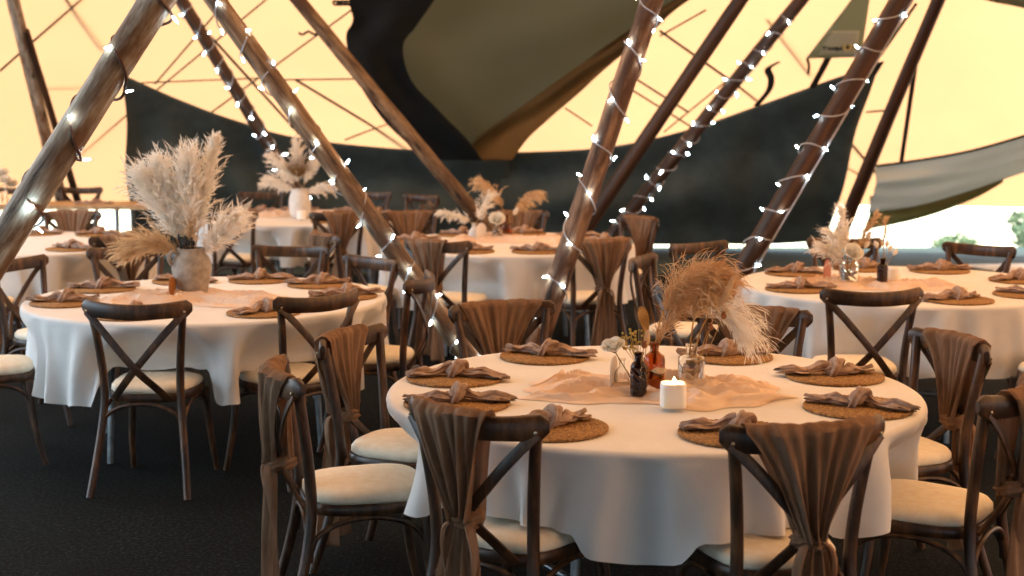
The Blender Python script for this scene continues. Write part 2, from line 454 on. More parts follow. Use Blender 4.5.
CB2 = [(864, 230, 16.7), (905, 222, 16.65), (940, 212, 16.6), (975, 198, 16.5), (1000, 184, 16.4)]
CT2 = [(870, 196, 16.6), (910, 196, 16.6), (945, 192, 16.5), (975, 184, 16.4), (1000, 176, 16.3)]
M['skirt_shade'] = mat_canvas('olive_skirt_lining', lin((120, 118, 84)), (.26, .28, .16, 1), mixf=.5)
o = cloth_patch(40, 12, skirt_fn(CT2, CB2, .02), 'skirt_lining', M['skirt_shade']); o.parent = sk; o.matrix_parent_inverse = inv
o['label'] = 'olive lining sagging under the grey skirt'

# roof junction: swagged sheet between the two tents, shade put into its grey and brown
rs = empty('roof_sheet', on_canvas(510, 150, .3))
tag(rs, 'roof sheet shaded dark grey, swooping down between the two peaks of the tent', 'roof sheet')
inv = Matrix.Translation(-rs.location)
def sheet(left, right, name, mat, off, belly, nx=60, nz=60):
    def fn(u, v):
        a = sm(left, v); c = sm(right, v)
        px, py = lerp(a[0], c[0], u), lerp(a[1], c[1], u)
        dep = canvas_depth(px, max(py, -220)) - off - belly * sin(PI * u) * (1 - v * .85)
        dep -= .05 * sin(7 * u + 9 * v) + .03 * sin(17 * v - 8 * u)
        return at(px, py, dep)
    o = cloth_patch(nx, nz, fn, name, mat); o.parent = rs; o.matrix_parent_inverse = inv; return o
sheet([(380, -180), (366, -90), (350, -8), (353, 20), (346, 38), (356, 77), (382, 118), (410, 146), (424, 160)],
      [(560, -180), (490, -90), (438, -6), (416, 26), (403, 46), (411, 80), (438, 110), (466, 138), (482, 160)], 'black_band', M['panel_dark'], .72, .05, 30, 60)
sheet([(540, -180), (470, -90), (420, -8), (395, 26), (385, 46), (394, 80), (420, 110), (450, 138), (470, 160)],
      [(962, -180), (832, -90), (688, -6), (634, 32), (590, 62), (548, 90), (508, 118), (480, 138), (474, 160)], 'shaded_grey_panel', M['panel_grey'], .26, .12, 60, 60)  # roof canvas in shadow, its shade carried by the grey
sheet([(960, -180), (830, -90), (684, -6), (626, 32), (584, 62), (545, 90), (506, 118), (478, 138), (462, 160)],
      [(976, -180), (848, -90), (698, -6), (651, 32), (613, 62), (580, 92), (550, 118), (528, 138), (512, 160)], 'shaded_brown_border', M['panel_shaded'], .56, .03, 16, 60)  # doubled canvas strip with its shade coloured brown

def flap_fn(u, v):
    a = sm([(940, -16), (986, 0), (1024, 8), (1100, 28)], u); c = sm([(940, -110), (986, -105), (1024, -100), (1100, -95)], u)
    px, py = lerp(a[0], c[0], v), lerp(a[1], c[1], v)
    return at(px, py, canvas_depth(px, py) - .3 - .04 * sin(9 * u + 4 * v))
tag(cloth_patch(24, 16, flap_fn, 'roof_flap', M['panel_grey']), 'grey roof flap just showing at the top right above the cream canvas', 'roof flap')

# ------------------------------------------------------------------ hanging sign cloth
def plane_pts(pxs, f):
    return [at(x, y, f(x, y)) for x, y in pxs]
SD0, SD1 = canvas_depth(840, -70) - .35, canvas_depth(840, 58) - .35
sd_ = lambda x, y: SD0 + (y + 70) / 128 * (SD1 - SD0)
sg = empty('sign_cloth', at(836, 57, sd_(836, 57)))
tag(sg, 'grey triangular cloth with printed tent maker sign hanging beside the dark red pole', 'sign')
inv = Matrix.Translation(-sg.location)
def sign_patch(tl, tr, bl, br, name, mat, push, n=10):
    b = MB(); rows = []
    for j in range(n + 1):
        row = []
        for i in range(n + 1):
            u, v = i / n, j / n
            x = lerp(lerp(tl[0], tr[0], u), lerp(bl[0], br[0], u), v); y = lerp(lerp(tl[1], tr[1], u), lerp(bl[1], br[1], u), v)
            row.append(at(x, y, sd_(x, y) - push))
        rows.append(row)
    b.grid(rows); o = b.build(name, mat, sg); solid(o, .004); o.matrix_parent_inverse = inv; return o
sign_patch((905, -70), (880, -70), (806, 58.5), (861, 57), 'cloth', M['signcloth'], 0)
sign_patch((832, 31), (860, 31), (818, 55), (857, 55), 'print_patch', M['signpatch'], .012)
def sign_text(body, px, py, size, name, mat):
    c = bpy.data.curves.new(name, 'FONT'); c.body = body; c.size = size; c.extrude = .001; c.offset = .0035 if size > .05 else 0; c.align_x = 'LEFT'
    o = bpy.data.objects.new(name, c); COL.objects.link(o); c.materials.append(mat)
    p0 = at(px, py, sd_(px, py) - .022); px1 = at(px + 8, py, sd_(px + 8, py) - .022); py1 = at(px, py - 8, sd_(px, py - 8) - .022)
    X = (px1 - p0).normalized(); Z = X.cross(py1 - p0).normalized(); Y = Z.cross(X)
    o.matrix_world = Matrix((X, Y, Z)).transposed().to_4x4(); o.location = p0
    me = bpy.data.meshes.new_from_object(o.evaluated_get(bpy.context.evaluated_depsgraph_get()))
    q = bpy.data.objects.new(name, me); q.matrix_world = o.matrix_basis.copy(); COL.objects.link(q); bpy.data.objects.remove(o)
    if not me.materials: me.materials.append(mat)
    q.parent = sg; q.matrix_parent_inverse = inv
    return q
sign_text('Tentipi', 821.5, 50, .074, 'lettering', M['ink'])
sign_text('———————', 822, 54, .03, 'small_print', M['inkfade'])
b = MB(); c0 = at(847.5, 46.5, sd_(847, 46) - .03); ring = [c0 + Vector((.046 * cos(k * PI / 12), 0, .046 * sin(k * PI / 12))) for k in range(24)]
b.add(ring + [r + Vector((0, .004, 0)) for r in ring], [tuple(range(24))] + [(k, (k + 1) % 24, 24 + (k + 1) % 24, 24 + k) for k in range(24)])
o = b.build('emblem_disc', M['gold'], sg, False); o.matrix_parent_inverse = inv
fl = [(0, .034), (.010, .016), (.020, .0), (.022, -.014), (.012, -.026), (0, -.03), (-.012, -.026), (-.022, -.014), (-.017, .002), (-.007, .012)]
b = MB(); n = len(fl); b.add([c0 + Vector((x, -.008, z)) for x, z in fl] + [c0 + Vector((x, -.003, z)) for x, z in fl], [tuple(range(n)), ] + [(k, (k + 1) % n, n + (k + 1) % n, n + k) for k in range(n)])
o = b.build('emblem_flame', M['ink'], sg, False); o.matrix_parent_inverse = inv
# webbing straps that hang about the sign
def strap(pts, w, name, label):
    P = [on_canvas(p[0], p[1], .30) for p in pts]; P = [Vector(sm([tuple(q) for q in P], t / 24)) for t in range(25)]
    b = MB(); b.bar(P, w, .006, up=(1, 0, .3)); return tag(b.build(name, M['strap']), label, 'strap')
strap([(779, 62, 14.9), (768, 69, 14.8), (771, 78, 14.8), (769, 90, 15.0), (756, 106, 15.3)], .075, 'webbing_strap', 'curled dark webbing strap sticking up from the black curtain edge')
strap([(828, 58, 14.6), (822, 70, 14.8), (812, 88, 15.2)], .085, 'webbing_strap', 'straight black strap tying the sign cloth to the curtain below it')
strap([(807, 58, 14.6), (809, 66, 14.65), (808, 74, 14.7)], .03, 'webbing_strap', 'short narrow strap dangling from the corner of the sign cloth')
strap([(880, 62, 15.1), (874, 72, 15.15), (864, 88, 15.3)], .10, 'webbing_strap', 'broad strap tail at the peaked end of the black curtain')

# ------------------------------------------------------------------ ropes along the canvas
ropes = [((0, 71), (82, -2), .01), ((64, -4), (104, 48), .008), ((35, 87), (265, 78), .006), ((70, 162), (350, -70), .008), ((155, 84), (262, -40), .008),
         ((212, 38), (312, 148), .012), ((208, 115), (372, -5), .008), ((296, 80), (412, 150), .012), ((262, 80), (356, 79), .007), ((345, 140), (396, 120), .008),
         ((636, 79), (688, 112), .010), ((660, 31), (758, 100), .012), ((664, 132), (752, 60), .008), ((706, 10), (660, 36), .008), ((768, 18), (812, 74), .010), ((880, 56), (916, 4), .012),
         ((866, 112), (894, 110), .009), ((851, 142), (880, 178), .012), ((838, 160), (866, 178), .009), ((917, 54), (901, 164), .022), ((565, 108), (592, 126), .008), ((632, 90), (690, 126), .009)]
rope_labels = ['tension rope at the top left corner of the canvas, rising right', 'short tension rope left of the thick corner pole, slanting down right', 'long level tension rope crossing behind the thick corner pole', 'long tension rope rising right from behind the thick corner pole', 'tension rope rising right from the left peak of the black curtain', 'thick tension rope slanting down right beside the dark lit pole', 'tension rope rising right from the left curtain toward the black roof band', 'thick tension rope slanting down to the curtain left of the bare brown pole', 'level tension rope ending at the edge of the black roof band', 'short tension rope by the lower end of the black roof band', 'short tension rope just right of the middle lit pole, slanting down', 'long tension rope crossing behind the bare dark pole on the right', 'tension rope rising right from the black curtain to the thin lit pole', 'short tension rope beside the upper edge of the grey roof sheet', 'tension rope slanting down to the left corner of the sign cloth', 'thick tension rope rising from the curtain peak between two red poles', 'short level tension rope left of the bare red pole', 'short thick tension rope slanting down between curtain and bare red pole', 'lowest short tension rope beside the right edge of the black curtain', 'thick dark rope hanging straight down to the grey skirt', 'short tension rope on the canvas just below the brown shaded roof border', 'tension rope slanting down right just under a parallel shorter one']
for k, (p, q, r) in enumerate(ropes):
    b = MB(); n = 14
    P = [on_canvas(lerp(p[0], q[0], t / n), lerp(p[1], q[1], t / n), .05) for t in range(n + 1)]
    b.tube(P, r * 1.25, 6)
    o = b.build('guy_rope', M['rope'])
    tag(o, rope_labels[k], 'rope', 'tension ropes on the canvas')
# little knotted bunch of rope on the canvas by the roof sheet
b = MB()
for k in range(5):
    b.tube([on_canvas(336 + 4 * k + 3 * cos(t * .5 + k), 3 + 2.0 * sin(t * .55 + k), .12 + .02 * k) for t in range(16)], .012, 6)
tag(b.build('rope_coil', M['rope']), 'small coil of rope bunched at the edge of the dark roof sheet', 'rope')
b = MB(); b.tube([on_canvas(299 + 1.6 * t, 33 + 1.5 * sin(t * .8), .1) for t in range(16)], .014, 6)
tag(b.build('rope_toggle', M['rope']), 'wavy rope end tied on the canvas left of the roof sheet', 'rope')

# ------------------------------------------------------------------ poles and their light strings
def pole(p0, p1, r0, r1, mat, label, ext=.35, seed=0, name='tent_pole'):
    p0, p1 = Vector(p0), Vector(p1); p1 = p0 + (p1 - p0) * (1 + ext)
    L = (p1 - p0).length; rr = random.Random(seed); b = MB(); n = 60; seg = 20; rows = []
    bx, by = rr.uniform(-.012, .012), rr.uniform(-.012, .012)
    for i in range(n + 1):
        t = i / n; r = lerp(r0, r1, t); row = []
        for k in range(seg):
            a = 2 * PI * k / seg
            q = Vector((cos(a), sin(a), 0))
            rad = r * (1 + .05 * noise.noise(Vector((q.x * 1.2 + seed * 3.1, q.y * 1.2, t * L * 1.6))) + .03 * noise.noise(Vector((q.x * 3, q.y * 3 + seed, t * L * 5))))
            row.append((q.x * rad + bx * sin(PI * t), q.y * rad + by * sin(PI * t), t * L))
        rows.append(row)
    b.grid(rows, True, True)
    o = b.build(name, mat); o.location = p0
    o.rotation_mode = 'QUATERNION'; o.rotation_quaternion = (p1 - p0).to_track_quat('Z', 'Y')
    tag(o, label, 'pole'); o['_L'] = L; o['_r'] = (r0, r1)
    return o

def light_string(po, z0, z1, pitch, nb, label, seed=0, wire='wire', straight=None, hand=1, wr=.0045, blen=.031):
    """wire wound round the pole with small LED bulbs, in the pole's own frame"""
    L = po['_L']; r0, r1 = po['_r']; rr = random.Random(seed)
    e = empty('light_string', po.location); e.rotation_mode = 'QUATERNION'; e.rotation_quaternion = po.rotation_quaternion
    tag(e, label, 'string lights')
    turns = (z1 - z0) / pitch; n = int(turns * 26); P = []
    ph = rr.uniform(0, 6)
    for i in range(n + 1):
        t = i / n; z = z0 + (z1 - z0) * t; a = hand * 2 * PI * turns * t + ph
        r = lerp(r0, r1, z / L) * 1.04 + .006 + .004 * sin(i * .7)
        P.append(Vector((r * cos(a), r * sin(a), z + .02 * sin(i * .33))))
    b = MB(); b.tube(P, wr, 5); b.build('wire', M[wire], e)
    if straight is not None:
        lv = po.rotation_quaternion.inverted() @ Vector((1, -.35, 0)); straight = math.atan2(lv.y, lv.x)
        b = MB(); b.tube([(lerp(r0, r1, z / L) * 1.05 * cos(straight) + .008 * cos(straight) , (lerp(r0, r1, z / L) * 1.05 + .008) * sin(straight), z) for z in [z0 + (z1 - z0) * k / 20 for k in range(21)]], .009, 6)
        b.build('feed_cable', M['wire'], e)
    for k in range(nb):
        i = int((k + .5 + rr.uniform(-.25, .25)) / nb * n); p = P[max(1, min(i, n - 1))]
        a = math.atan2(p.y, p.x)
        d = Vector((cos(a) * .7 + rr.uniform(-.5, .5), sin(a) * .7 + rr.uniform(-.5, .5), rr.uniform(-.8, .8))).normalized()
        if d.dot(Vector((cos(a), sin(a), 0))) < .1: d += Vector((cos(a), sin(a), 0)) * .5; d.normalize()
        b = MB(); s0 = p + d * .004
        b.tube([s0, s0 + d * .006, s0 + d * (blen * .75), s0 + d * (blen * .93), s0 + d * blen], [.0028, .0044, .0038, .0028, .001], 7)
        b.build('bulb', M['led'], e)
    return e

P1 = pole((-2.72, 5.2, 0), at(160, 0, 5.2), .063, .060, M['pole'], 'thick weathered tent pole slanting up right across the left corner', .5, 1)
light_string(P1, .9, 3.2, .30, 22, 'string of white fairy lights wound round the thick pole in the left corner', 1, 'wire_dark', wr=.0055, hand=-1)
P4 = pole((-.10, 8.3, 0), at(214, 0, 8.3), .064, .056, M['pole_brown'], 'weathered tent pole slanting up left in front of the white vase table', .35, 2)
light_string(P4, .15, 3.3, .24, 30, 'string of white fairy lights on the pole slanting up left in front of white vase', 2)
P6 = pole((.02, 7.9, 0), at(652, 0, 7.9), .066, .062, M['pole_umber'], 'brown weathered tent pole rising from behind the draped chairs at middle of the tent', .35, 3)
light_string(P6, .3, 3.0, .27, 28, 'string of white fairy lights wound round the brown pole in the middle', 3, hand=-1)
P5 = pole((.27, 13.2, 0), at(299, 0, 12.4), .074, .060, M['pole_brown'], 'bare brown pole crossing the dark roof sheet, without any lights', .18, 4)
P7 = pole((.30, 13.2, 0), at(742, -2, 12.4), .074, .062, M['pole_dark'], 'bare dark pole slanting up right behind the middle light-wrapped pole', .18, 5)
P8 = pole((.82, 15.2, 0), at(801, 0, 13.9), .075, .066, M['pole_dark'], 'thin dark pole with lights in front of the black curtain', .15, 6)
light_string(P8, .3, 3.5, .2, 34, 'string of white fairy lights on the thin dark pole before the black curtain', 6, blen=.04)
P9 = pole((1.22, 9.5, 0), at(899, 0, 9.3), .070, .064, M['pole_red'], 'dark red brown pole with lights, slanting up right behind the table with pink marker', .25, 7)
light_string(P9, .2, 3.4, .24, 26, 'string of white fairy lights and white cable on the dark red pole', 7, straight=-.9)
P10 = pole((3.38, 14.9, 0), at(939, 0, 13.4), .074, .062, M['pole_red'], 'bare red brown pole standing between the black curtain and the grey skirt', .15, 8)
P2 = pole((-5.10, 16.2, 0), at(13, 0, 13.3), .068, .060, M['pole'], 'bare pale pole at the far left, the thicker of two', .12, 9)
P2b = pole((-4.86, 16.15, 0), at(28, 36, 13.6), .045, .030, M['pole_dark'], 'slim dark stick leaning beside the bare pale pole at far left', .02, 10)
P3 = pole((-1.75, 14.6, 0), at(181, 0, 13.0), .066, .058, M['pole_dark'], 'dark pole with lights, leaning up left behind the white vase', .15, 11)
light_string(P3, .6, 3.5, .2, 30, 'string of white fairy lights on the dark pole leaning behind the white vase', 11, blen=.04)

# ------------------------------------------------------------------ chair
def make_chair():
    root = empty('cross_back_chair')
    n = 24; P = []
    for i in range(n + 1):
        u = -1 + 2 * i / n
        P.append(Vector((u * .245, -.048 + .080 * u * u, .840 + .014 * u * u)))
    b = MB(); rows = []
    prof = [(.034, .004), (.030, .011), (.012, .0145), (-.024, .0145), (-.035, .008), (-.035, -.008), (-.024, -.0145), (.012, -.0145), (.030, -.011), (.034, -.004)]
    for i, p in enumerate(P):
        t = (P[min(i + 1, n)] - P[max(i - 1, 0)]).normalized(); Wd = Vector((-t.y, t.x, 0))
        u = abs(-1 + 2 * i / n); k = 1.0 if u < .93 else max(.45, 1 - ((u - .93) / .07) ** 2 * .55)
        kk = 1.0 + .22 * max(0, u - .55)
        rows.append([p + Vector((0, 0, a * k * kk)) + Wd * (c * min(1, k + .2)) for a, c in prof])
    b.grid(rows, True, True); b.build('top_rail', M['chair'], root)
    for s in (-1, 1):
        K = [(s * .222, -.045, 0), (s * .203, .005, .16), (s * .184, .042, .32), (s * .174, .058, .45), (s * .178, .052, .58), (s * .192, .036, .72), (s * .207, .022, .83), (s * .209, .020, .855)]
        K = [sm(K, t / 28) for t in range(29)]
        b = MB(); b.tube(K, [.0165 + .002 * sin(PI * t / 28) for t in range(29)], 12); b.build('rear_leg', M['chair'], root)
        K = [(s * .205, .490, 0), (s * .196, .455, .14), (s * .184, .436, .28), (s * .176, .430, .42)]
        K = [sm(K, t / 20) for t in range(21)]
        b = MB(); b.tube(K, [.0135 + .006 * t / 20 for t in range(21)], 12); b.build('front_leg', M['chair'], root)
        B = [(s * .222, .004, .835), (s * .13, -.022, .735), (s * .0, -.026 + s * .005, .583), (-s * .075, .010, .495), (-s * .125, .046, .435)]
        B = [sm(B, t / 20) for t in range(21)]
        b = MB(); b.bar(B, .033, .009, up=(.85, 0, -.53 * s)); o = b.build('cross_brace', M['chair'], root)
        b = MB(); b.ball((s * .222, -.004, .838), (.006, .004, .006), 8, 5); b.build('bolt', M['bolt'], o)
    def outline(sc_, z):
        r = []
        for k in range(40):
            a = 2 * PI * k / 40; c, d = cos(a), sin(a); e = .62
            x = math.copysign(abs(c) ** e, c); y = math.copysign(abs(d) ** e, d)
            hw = lerp(.178, .205, (y + 1) / 2) * sc_
            r.append(Vector((x * hw, .255 + y * .205 * sc_, z)))
        return r
    b = MB(); b.grid([outline(1.0, .418), outline(1.02, .424), outline(1.02, .448), outline(1.0, .454)], True, True)
    b.build('seat_frame', M['chair'], root)
    b = MB(); b.grid([outline(.95, .453), outline(.99, .462), outline(.985, .478), outline(.93, .492), outline(.72, .500), outline(.35, .504), outline(.03, .505)], True, True)
    b.build('seat_cushion', M['cushion'], root)
    def hoop(p, q, name):
        p, q = Vector(p), Vector(q); K = []
        for t in range(21):
            a = PI * t / 20; u = .5 - .5 * cos(a)
            w = p.lerp(q, u); w.z = p.z + .135 * sin(a) ** .7; K.append(w)
        b = MB(); b.tube(K, .0095, 8); b.build(name, M['chair'], root)
    hoop((-.187, .045, .275), (.187, .045, .275), 'bentwood_hoop')
    hoop((-.185, .430, .275), (.185, .430, .275), 'bentwood_hoop')
    for s in (-1, 1): hoop((s * .187, .050, .275), (s * .184, .428, .275), 'bentwood_hoop')
    return root
CHAIR = make_chair(); chair_used = [False]
CENTRE = dict(F=(.486, 4.763), L=(-1.573, 7.146), R=(2.189, 7.70), M=(-.032, 10.09), B=(-1.90, 12.55), K=(-3.53, 10.10))
TNAME = dict(F='nearest table', L='pampas vase table', R='pink marker table', M='amber bottle table', B='white vase table', K='far left round table')
SIDES = {0: 'right edge', 1: 'right edge toward the back', 2: 'back edge toward the right', 3: 'back edge', 4: 'back edge toward the left', 5: 'left edge toward the back', 6: 'left edge', 7: 'left edge toward the front', 8: 'front edge toward the left', 9: 'front edge', 10: 'front edge toward the right', 11: 'right edge toward the front'}
def lab(a, sd, k):
    t = f'{a} at {sd} of the {TNAME[k]}'
    return t if len(t.split()) <= 16 else f'{a} at {sd} of {TNAME[k]}'
def side(x, y, k):
    a = math.degrees(math.atan2(y - CENTRE[k][1], x - CENTRE[k][0])) % 360
    return SIDES[int((a + 15) // 30) % 12]

# ------------------------------------------------------------------ sash over a chair back (same local frame as the chair)
def make_sash(seed, xo=0.0, hw=.19):
    rr = random.Random(seed); e = empty('chair_sash')
    f1, f2, p1, p2 = rr.uniform(10, 12), rr.uniform(21, 26), rr.uniform(0, 6), rr.uniform(0, 6)
    def railback(x): return -.048 + .080 * (x / .245) ** 2
    def width(v): return lerp(hw, .030, v ** .85)
    def pleat(u, v): return (.55 * sin(f1 * u + p1 + 1.2 * v) + .45 * sin(f2 * u + p2 - v)) 
    rows = []; nu = 84
    zg = .565
    for j in range(0, 27):                      # inside of the back: gather -> up to the rail
        v = 1 - j / 26; row = []
        for i in range(nu + 1):
            u = -1 + 2 * i / nu; x = u * width(v) * .95 + xo * (1 - v)
            y = lerp(railback(x) + .030, .012, v) + (.009 + .008 * v) * pleat(u, v)
            row.append(Vector((x, y, lerp(.872, zg, v))))
        rows.append(row)
    for a in (.35, .5, .65):                    # over the top of the rail
        row = []
        for i in range(nu + 1):
            u = -1 + 2 * i / nu; x = u * hw * .98 + xo
            row.append(Vector((x, railback(x) + .030 * cos(PI * a), .872 + .020 * sin(PI * a) + .003 * pleat(u, 0))))
        rows.append(row)
    for j in range(0, 31):                      # outside: rail -> gather
        v = j / 30; row = []
        for i in range(nu + 1):
            u = -1 + 2 * i / nu; x = u * width(v) + xo * (1 - v)
            y = lerp(railback(x) - .028, -.045, min(1, v * 1.2)) - (.010 + .016 * v) * (pleat(u, v) + .5)
            row.append(Vector((x, y, lerp(.872, zg, v) + .006 * sin(3 * u))))
        rows.append(row)
    b = MB(); b.grid(rows); solid(b.build('drape', M['sash'], e), .002)
    rows = []                                    # knot band: pleated ring
    for j in range(9):
        t = j / 8; row = []
        for k in range(28):
            a = 2 * PI * k / 28; r = 1 + .12 * sin(3 * a + 2 * j) + .08 * sin(7 * a)
            q = .034 + .012 * sin(PI * t)
            row.append(Vector((q * 1.05 * r * cos(a), -.020 + q * 1.15 * r * sin(a), zg + .026 - .052 * t + .006 * sin(2 * a))))
        rows.append(row)
    b = MB(); b.grid(rows, True, True); b.build('knot', M['sash'], e)
    zl = rr.uniform(.06, .14); rows = []; sw = rr.uniform(-.03, .03)   # tail
    for j in range(29):
        v = j / 28; row = []
        w = .030 + .090 * v ** .7
        for i in range(nu // 2 + 1):
            u = -1 + 2 * i / (nu // 2); x = u * w + sw * v
            y = -.050 - .02 * v - (.014 + .012 * v) * (sin(f1 * .8 * u + p2 + 1.5 * v) + .5 * sin(f2 * .7 * u + p1))
            row.append(Vector((x, y, lerp(zg - .01, zl + .03 * sin(2.2 * u + p1), v))))
        rows.append(row)
    b = MB(); b.grid(rows); solid(b.build('tail', M['sash'], e), .002)
    b = MB()                                     # loose end of the tie
    for s in (-1, 1):
        K = [(s * .02, -.055, zg), (s * .045, -.07, zg - .02), (s * .058, -.065, zg - .08), (s * .05, -.06, zg - .16)]
        K = [sm(K, t / 12) for t in range(13)]; b.tube(K, [.003 + .004 * sin(PI * t / 12) for t in range(13)], 6, 2.2)
    b.build('tie', M['sash'], e)
    return e
SASH = [make_sash(3, -.055, .150), make_sash(8, .0, .195), make_sash(14, .015, .165)]
sash_used = [False] * 3
# key, x, y, facing degrees, sash variant or None
chairs = [
 ('F', -.745, 4.50, 15, 1), ('F', -.115, 3.88, 55, 0), ('F', .80, 3.69, 106, 1), ('F', 1.53, 4.20, 146, 2),
 ('F', 1.64, 5.11, -163, 2), ('F', 1.02, 5.84, -103, 1), ('F', -.05, 6.01, -68, 1), ('F', -.62, 5.22, -23, 2),
 ('L', -1.66, 6.08, 86, None), ('L', -.88, 6.34, 136, None), ('L', -.46, 7.02, 171, None), ('L', -.79, 7.91, -136, None),
 ('L', -1.37, 8.60, -97, None), ('L', -2.37, 8.53, -61, None), ('L', -2.81, 7.84, -20, None), ('L', -2.80, 6.64, 22, None),
 ('R', 1.70, 6.50, 93, None), ('R', 2.93, 8.68, -136, None), ('R', 2.18, 9.12, -94, None), ('R', 1.17, 8.80, -56, None),
 ('R', .74, 7.94, -20, None), ('R', .84, 6.60, 38, None), ('R', 2.78, 6.38, 112, None),
 ('M', -.49, 8.95, 66, 0), ('M', .58, 9.00, 116, 1), ('M', -.84, 11.42, -72, 1), ('M', .06, 11.50, -90, 1),
 ('M', 1.00, 10.86, -146, 1), ('M', -1.28, 9.46, 27, 1),
 ('B', -1.42, 11.45, 112, 2), ('B', -2.33, 11.48, 75, None), ('B', -2.55, 14.2, -70, None), ('B', -1.45, 14.2, -104, None),
 ('B', -.88, 13.75, -130, None), ('B', -.76, 12.50, 175, None),
 ('K', -3.62, 11.45, -88, 1), ('K', -2.60, 9.32, 134, 1), ('K', -3.45, 8.72, 92, None)]
for k, x, y, a, sv in chairs:
    loc = (x, y, 0); rz = math.radians(a) - PI / 2
    c = CHAIR if not chair_used[0] else copy_tree(CHAIR); chair_used[0] = True
    c.location = loc; c.rotation_euler = (0, 0, rz)
    sd = side(x, y, k)
    if sv is None:
        tag(c, lab('bare wooden chair', sd, k), 'chair', 'chairs set around the round tables')
    else:
        tag(c, lab('wooden chair under brown sash', sd, k), 'chair', 'chairs set around the round tables')
        s = SASH[sv] if not sash_used[sv] else copy_tree(SASH[sv]); sash_used[sv] = True
        s.location = loc; s.rotation_euler = (0, 0, rz)
        tag(s, lab('brown sash on the chair', sd, k), 'chair sash', 'brown sashes tied on chair backs')

# ------------------------------------------------------------------ round tables
TR = .915
def make_table():
    t = empty('banquet_table')
    b = MB(); b.lathe([(.02, .725), (TR - .01, .725), (TR, .73), (TR, .745), (TR - .008, .75), (.02, .75)], 64, capb=True, capt=True); b.build('tabletop', M['ply'], t)
    for s in (-1, 1):
        for q in (-1, 1):
            b = MB(); b.tube([(s * .48, q * .30, .725), (s * .50, q * .32, .4), (s * .52, q * .34, 0)], .016, 10); b.build('leg', M['metal'], t)
    for s in (-1, 1):
        b = MB(); b.tube([(s * .51, -.33, .25), (s * .51, .33, .25)], .012, 8); b.build('leg_brace', M['metal'], t)
    return t
def make_cloth(seed, drop, amp, centre, rot, seats, push):
    rr = random.Random(seed)
    comp = [(n, rr.uniform(0, 6.28), a) for n, a in ((6, .22), (11, .28), (19, .40), (27, .52), (41, .22))]
    def fold(th): 
        f = sum(a * sin(n * th + p + .5 * sin(2 * th + p)) for n, p, a in comp); return math.copysign(min(1.3, abs(f)) ** .85, f)
    b = MB(); seg = 400; rows = []
    Z = .756
    for r in (.02, .2, .4, .6, .75, .86, .90): rows.append((r, Z, 0))
    for a in (20, 45, 70, 90): rows.append((.902 + .018 * sin(math.radians(a)), Z - .018 + .018 * cos(math.radians(a)), 0))
    for j in range(1, 23): rows.append((.920, Z - .018 - drop * j / 22, j / 22))
    out = []
    for r, z, t in rows:
        row = []
        for k in range(seg):
            th = 2 * PI * k / seg; f = fold(th)
            R2 = r + (t ** .75) * (-.006 + amp * f + .012 * sin(31 * th + 4 * t)) + .006 * t * noise.noise(Vector((cos(th) * 6, sin(th) * 6, t * 3 + seed)))
            tw = th + .05 * t * sin(7 * th + seed)
            z2 = z + (t * .028 * (f * .6 + .6 * sin(4 * th + seed)) if t else .0012 * noise.noise(Vector((r * cos(th) * 4, r * sin(th) * 4, seed))))
            if t:                                   # where a seat is below, the hem lies on the cushion
                gx, gy = centre[0] + .90 * cos(tw + rot), centre[1] + .90 * sin(tw + rot); lift = 0
                for cx, cy, ca in seats:
                    dx, dy = gx - cx, gy - cy
                    lx, ly = dx * sin(ca) - dy * cos(ca), dx * cos(ca) + dy * sin(ca)
                    w0 = 0
                    if -.05 < ly < .50 and math.hypot(cx - centre[0], cy - centre[1]) < 1.15: w0 = max(0, min(1, (.29 - abs(lx)) / .08)); lift = max(lift, w0 * w0 * (3 - 2 * w0))
                zmin = lerp(.738 - drop, .512, lift); z2 = lerp(z2, max(z2, .738 + (z2 - .738) * (.738 - zmin) / drop), lift)
            p = Vector((R2 * cos(tw + rot), R2 * sin(tw + rot), z2))
            if t:                                   # the seats pushed under the table press the cloth in
                for cx, cy, ca in seats:
                    dx, dy = centre[0] + p.x - cx, centre[1] + p.y - cy
                    lx, ly = dx * sin(ca) - dy * cos(ca), dx * cos(ca) + dy * sin(ca)
                    lim = push if math.hypot(cx - centre[0], cy - centre[1]) < 1.15 else .49
                    if -.05 < ly < lim and abs(lx) < .33:
                        wz = max(0, min(1, (.735 - z2) / .20)); wz = wz * wz * (3 - 2 * wz)
                        wx = max(0, min(1, (.33 - abs(lx)) / .12)); wx = wx * wx * (3 - 2 * wx)
                        q = (lim - ly) * wz * wx; p.x += q * cos(ca); p.y += q * sin(ca)
            row.append(p)
        out.append(row)
    b.grid(out, True); b.f.append(tuple(range(seg - 1, -1, -1))); b.m.append(0)
    o = b.build('tablecloth', M['linen']); return o
TAB = make_table()
for i, k in enumerate('FLRMBK'):
    x, y = CENTRE[k]; t = TAB if i == 0 else copy_tree(TAB)
    t.location = (x, y, 0); t.rotation_euler = (0, 0, [.5, .3, 1.1, .2, .8, 1.4][i])
    where = dict(F='nearest with lit candle', L='at left under pampas vase', R='at right under pink marker', M='at middle behind two lit poles', B='at back under white vase', K='far left behind corner pole')[k]
    tag(t, 'round folding banquet table ' + where, 'table', 'round banquet tables')
    c = make_cloth(5 + 4 * i, (.295, .375, .33, .375, .335, .36)[i], .062 if k in 'FRB' else .062, (x, y), [0, .4, 2.2, 2.0, 1.3, 4.0][i],
                   [(q[1], q[2], math.radians(q[3])) for q in chairs if q[0] == k], .12 if k == 'F' else .34)
    c.location = (x, y, 0)
    tag(c, 'white cloth over the round table ' + where, 'tablecloth', 'white round tablecloths')
TZ = .7575

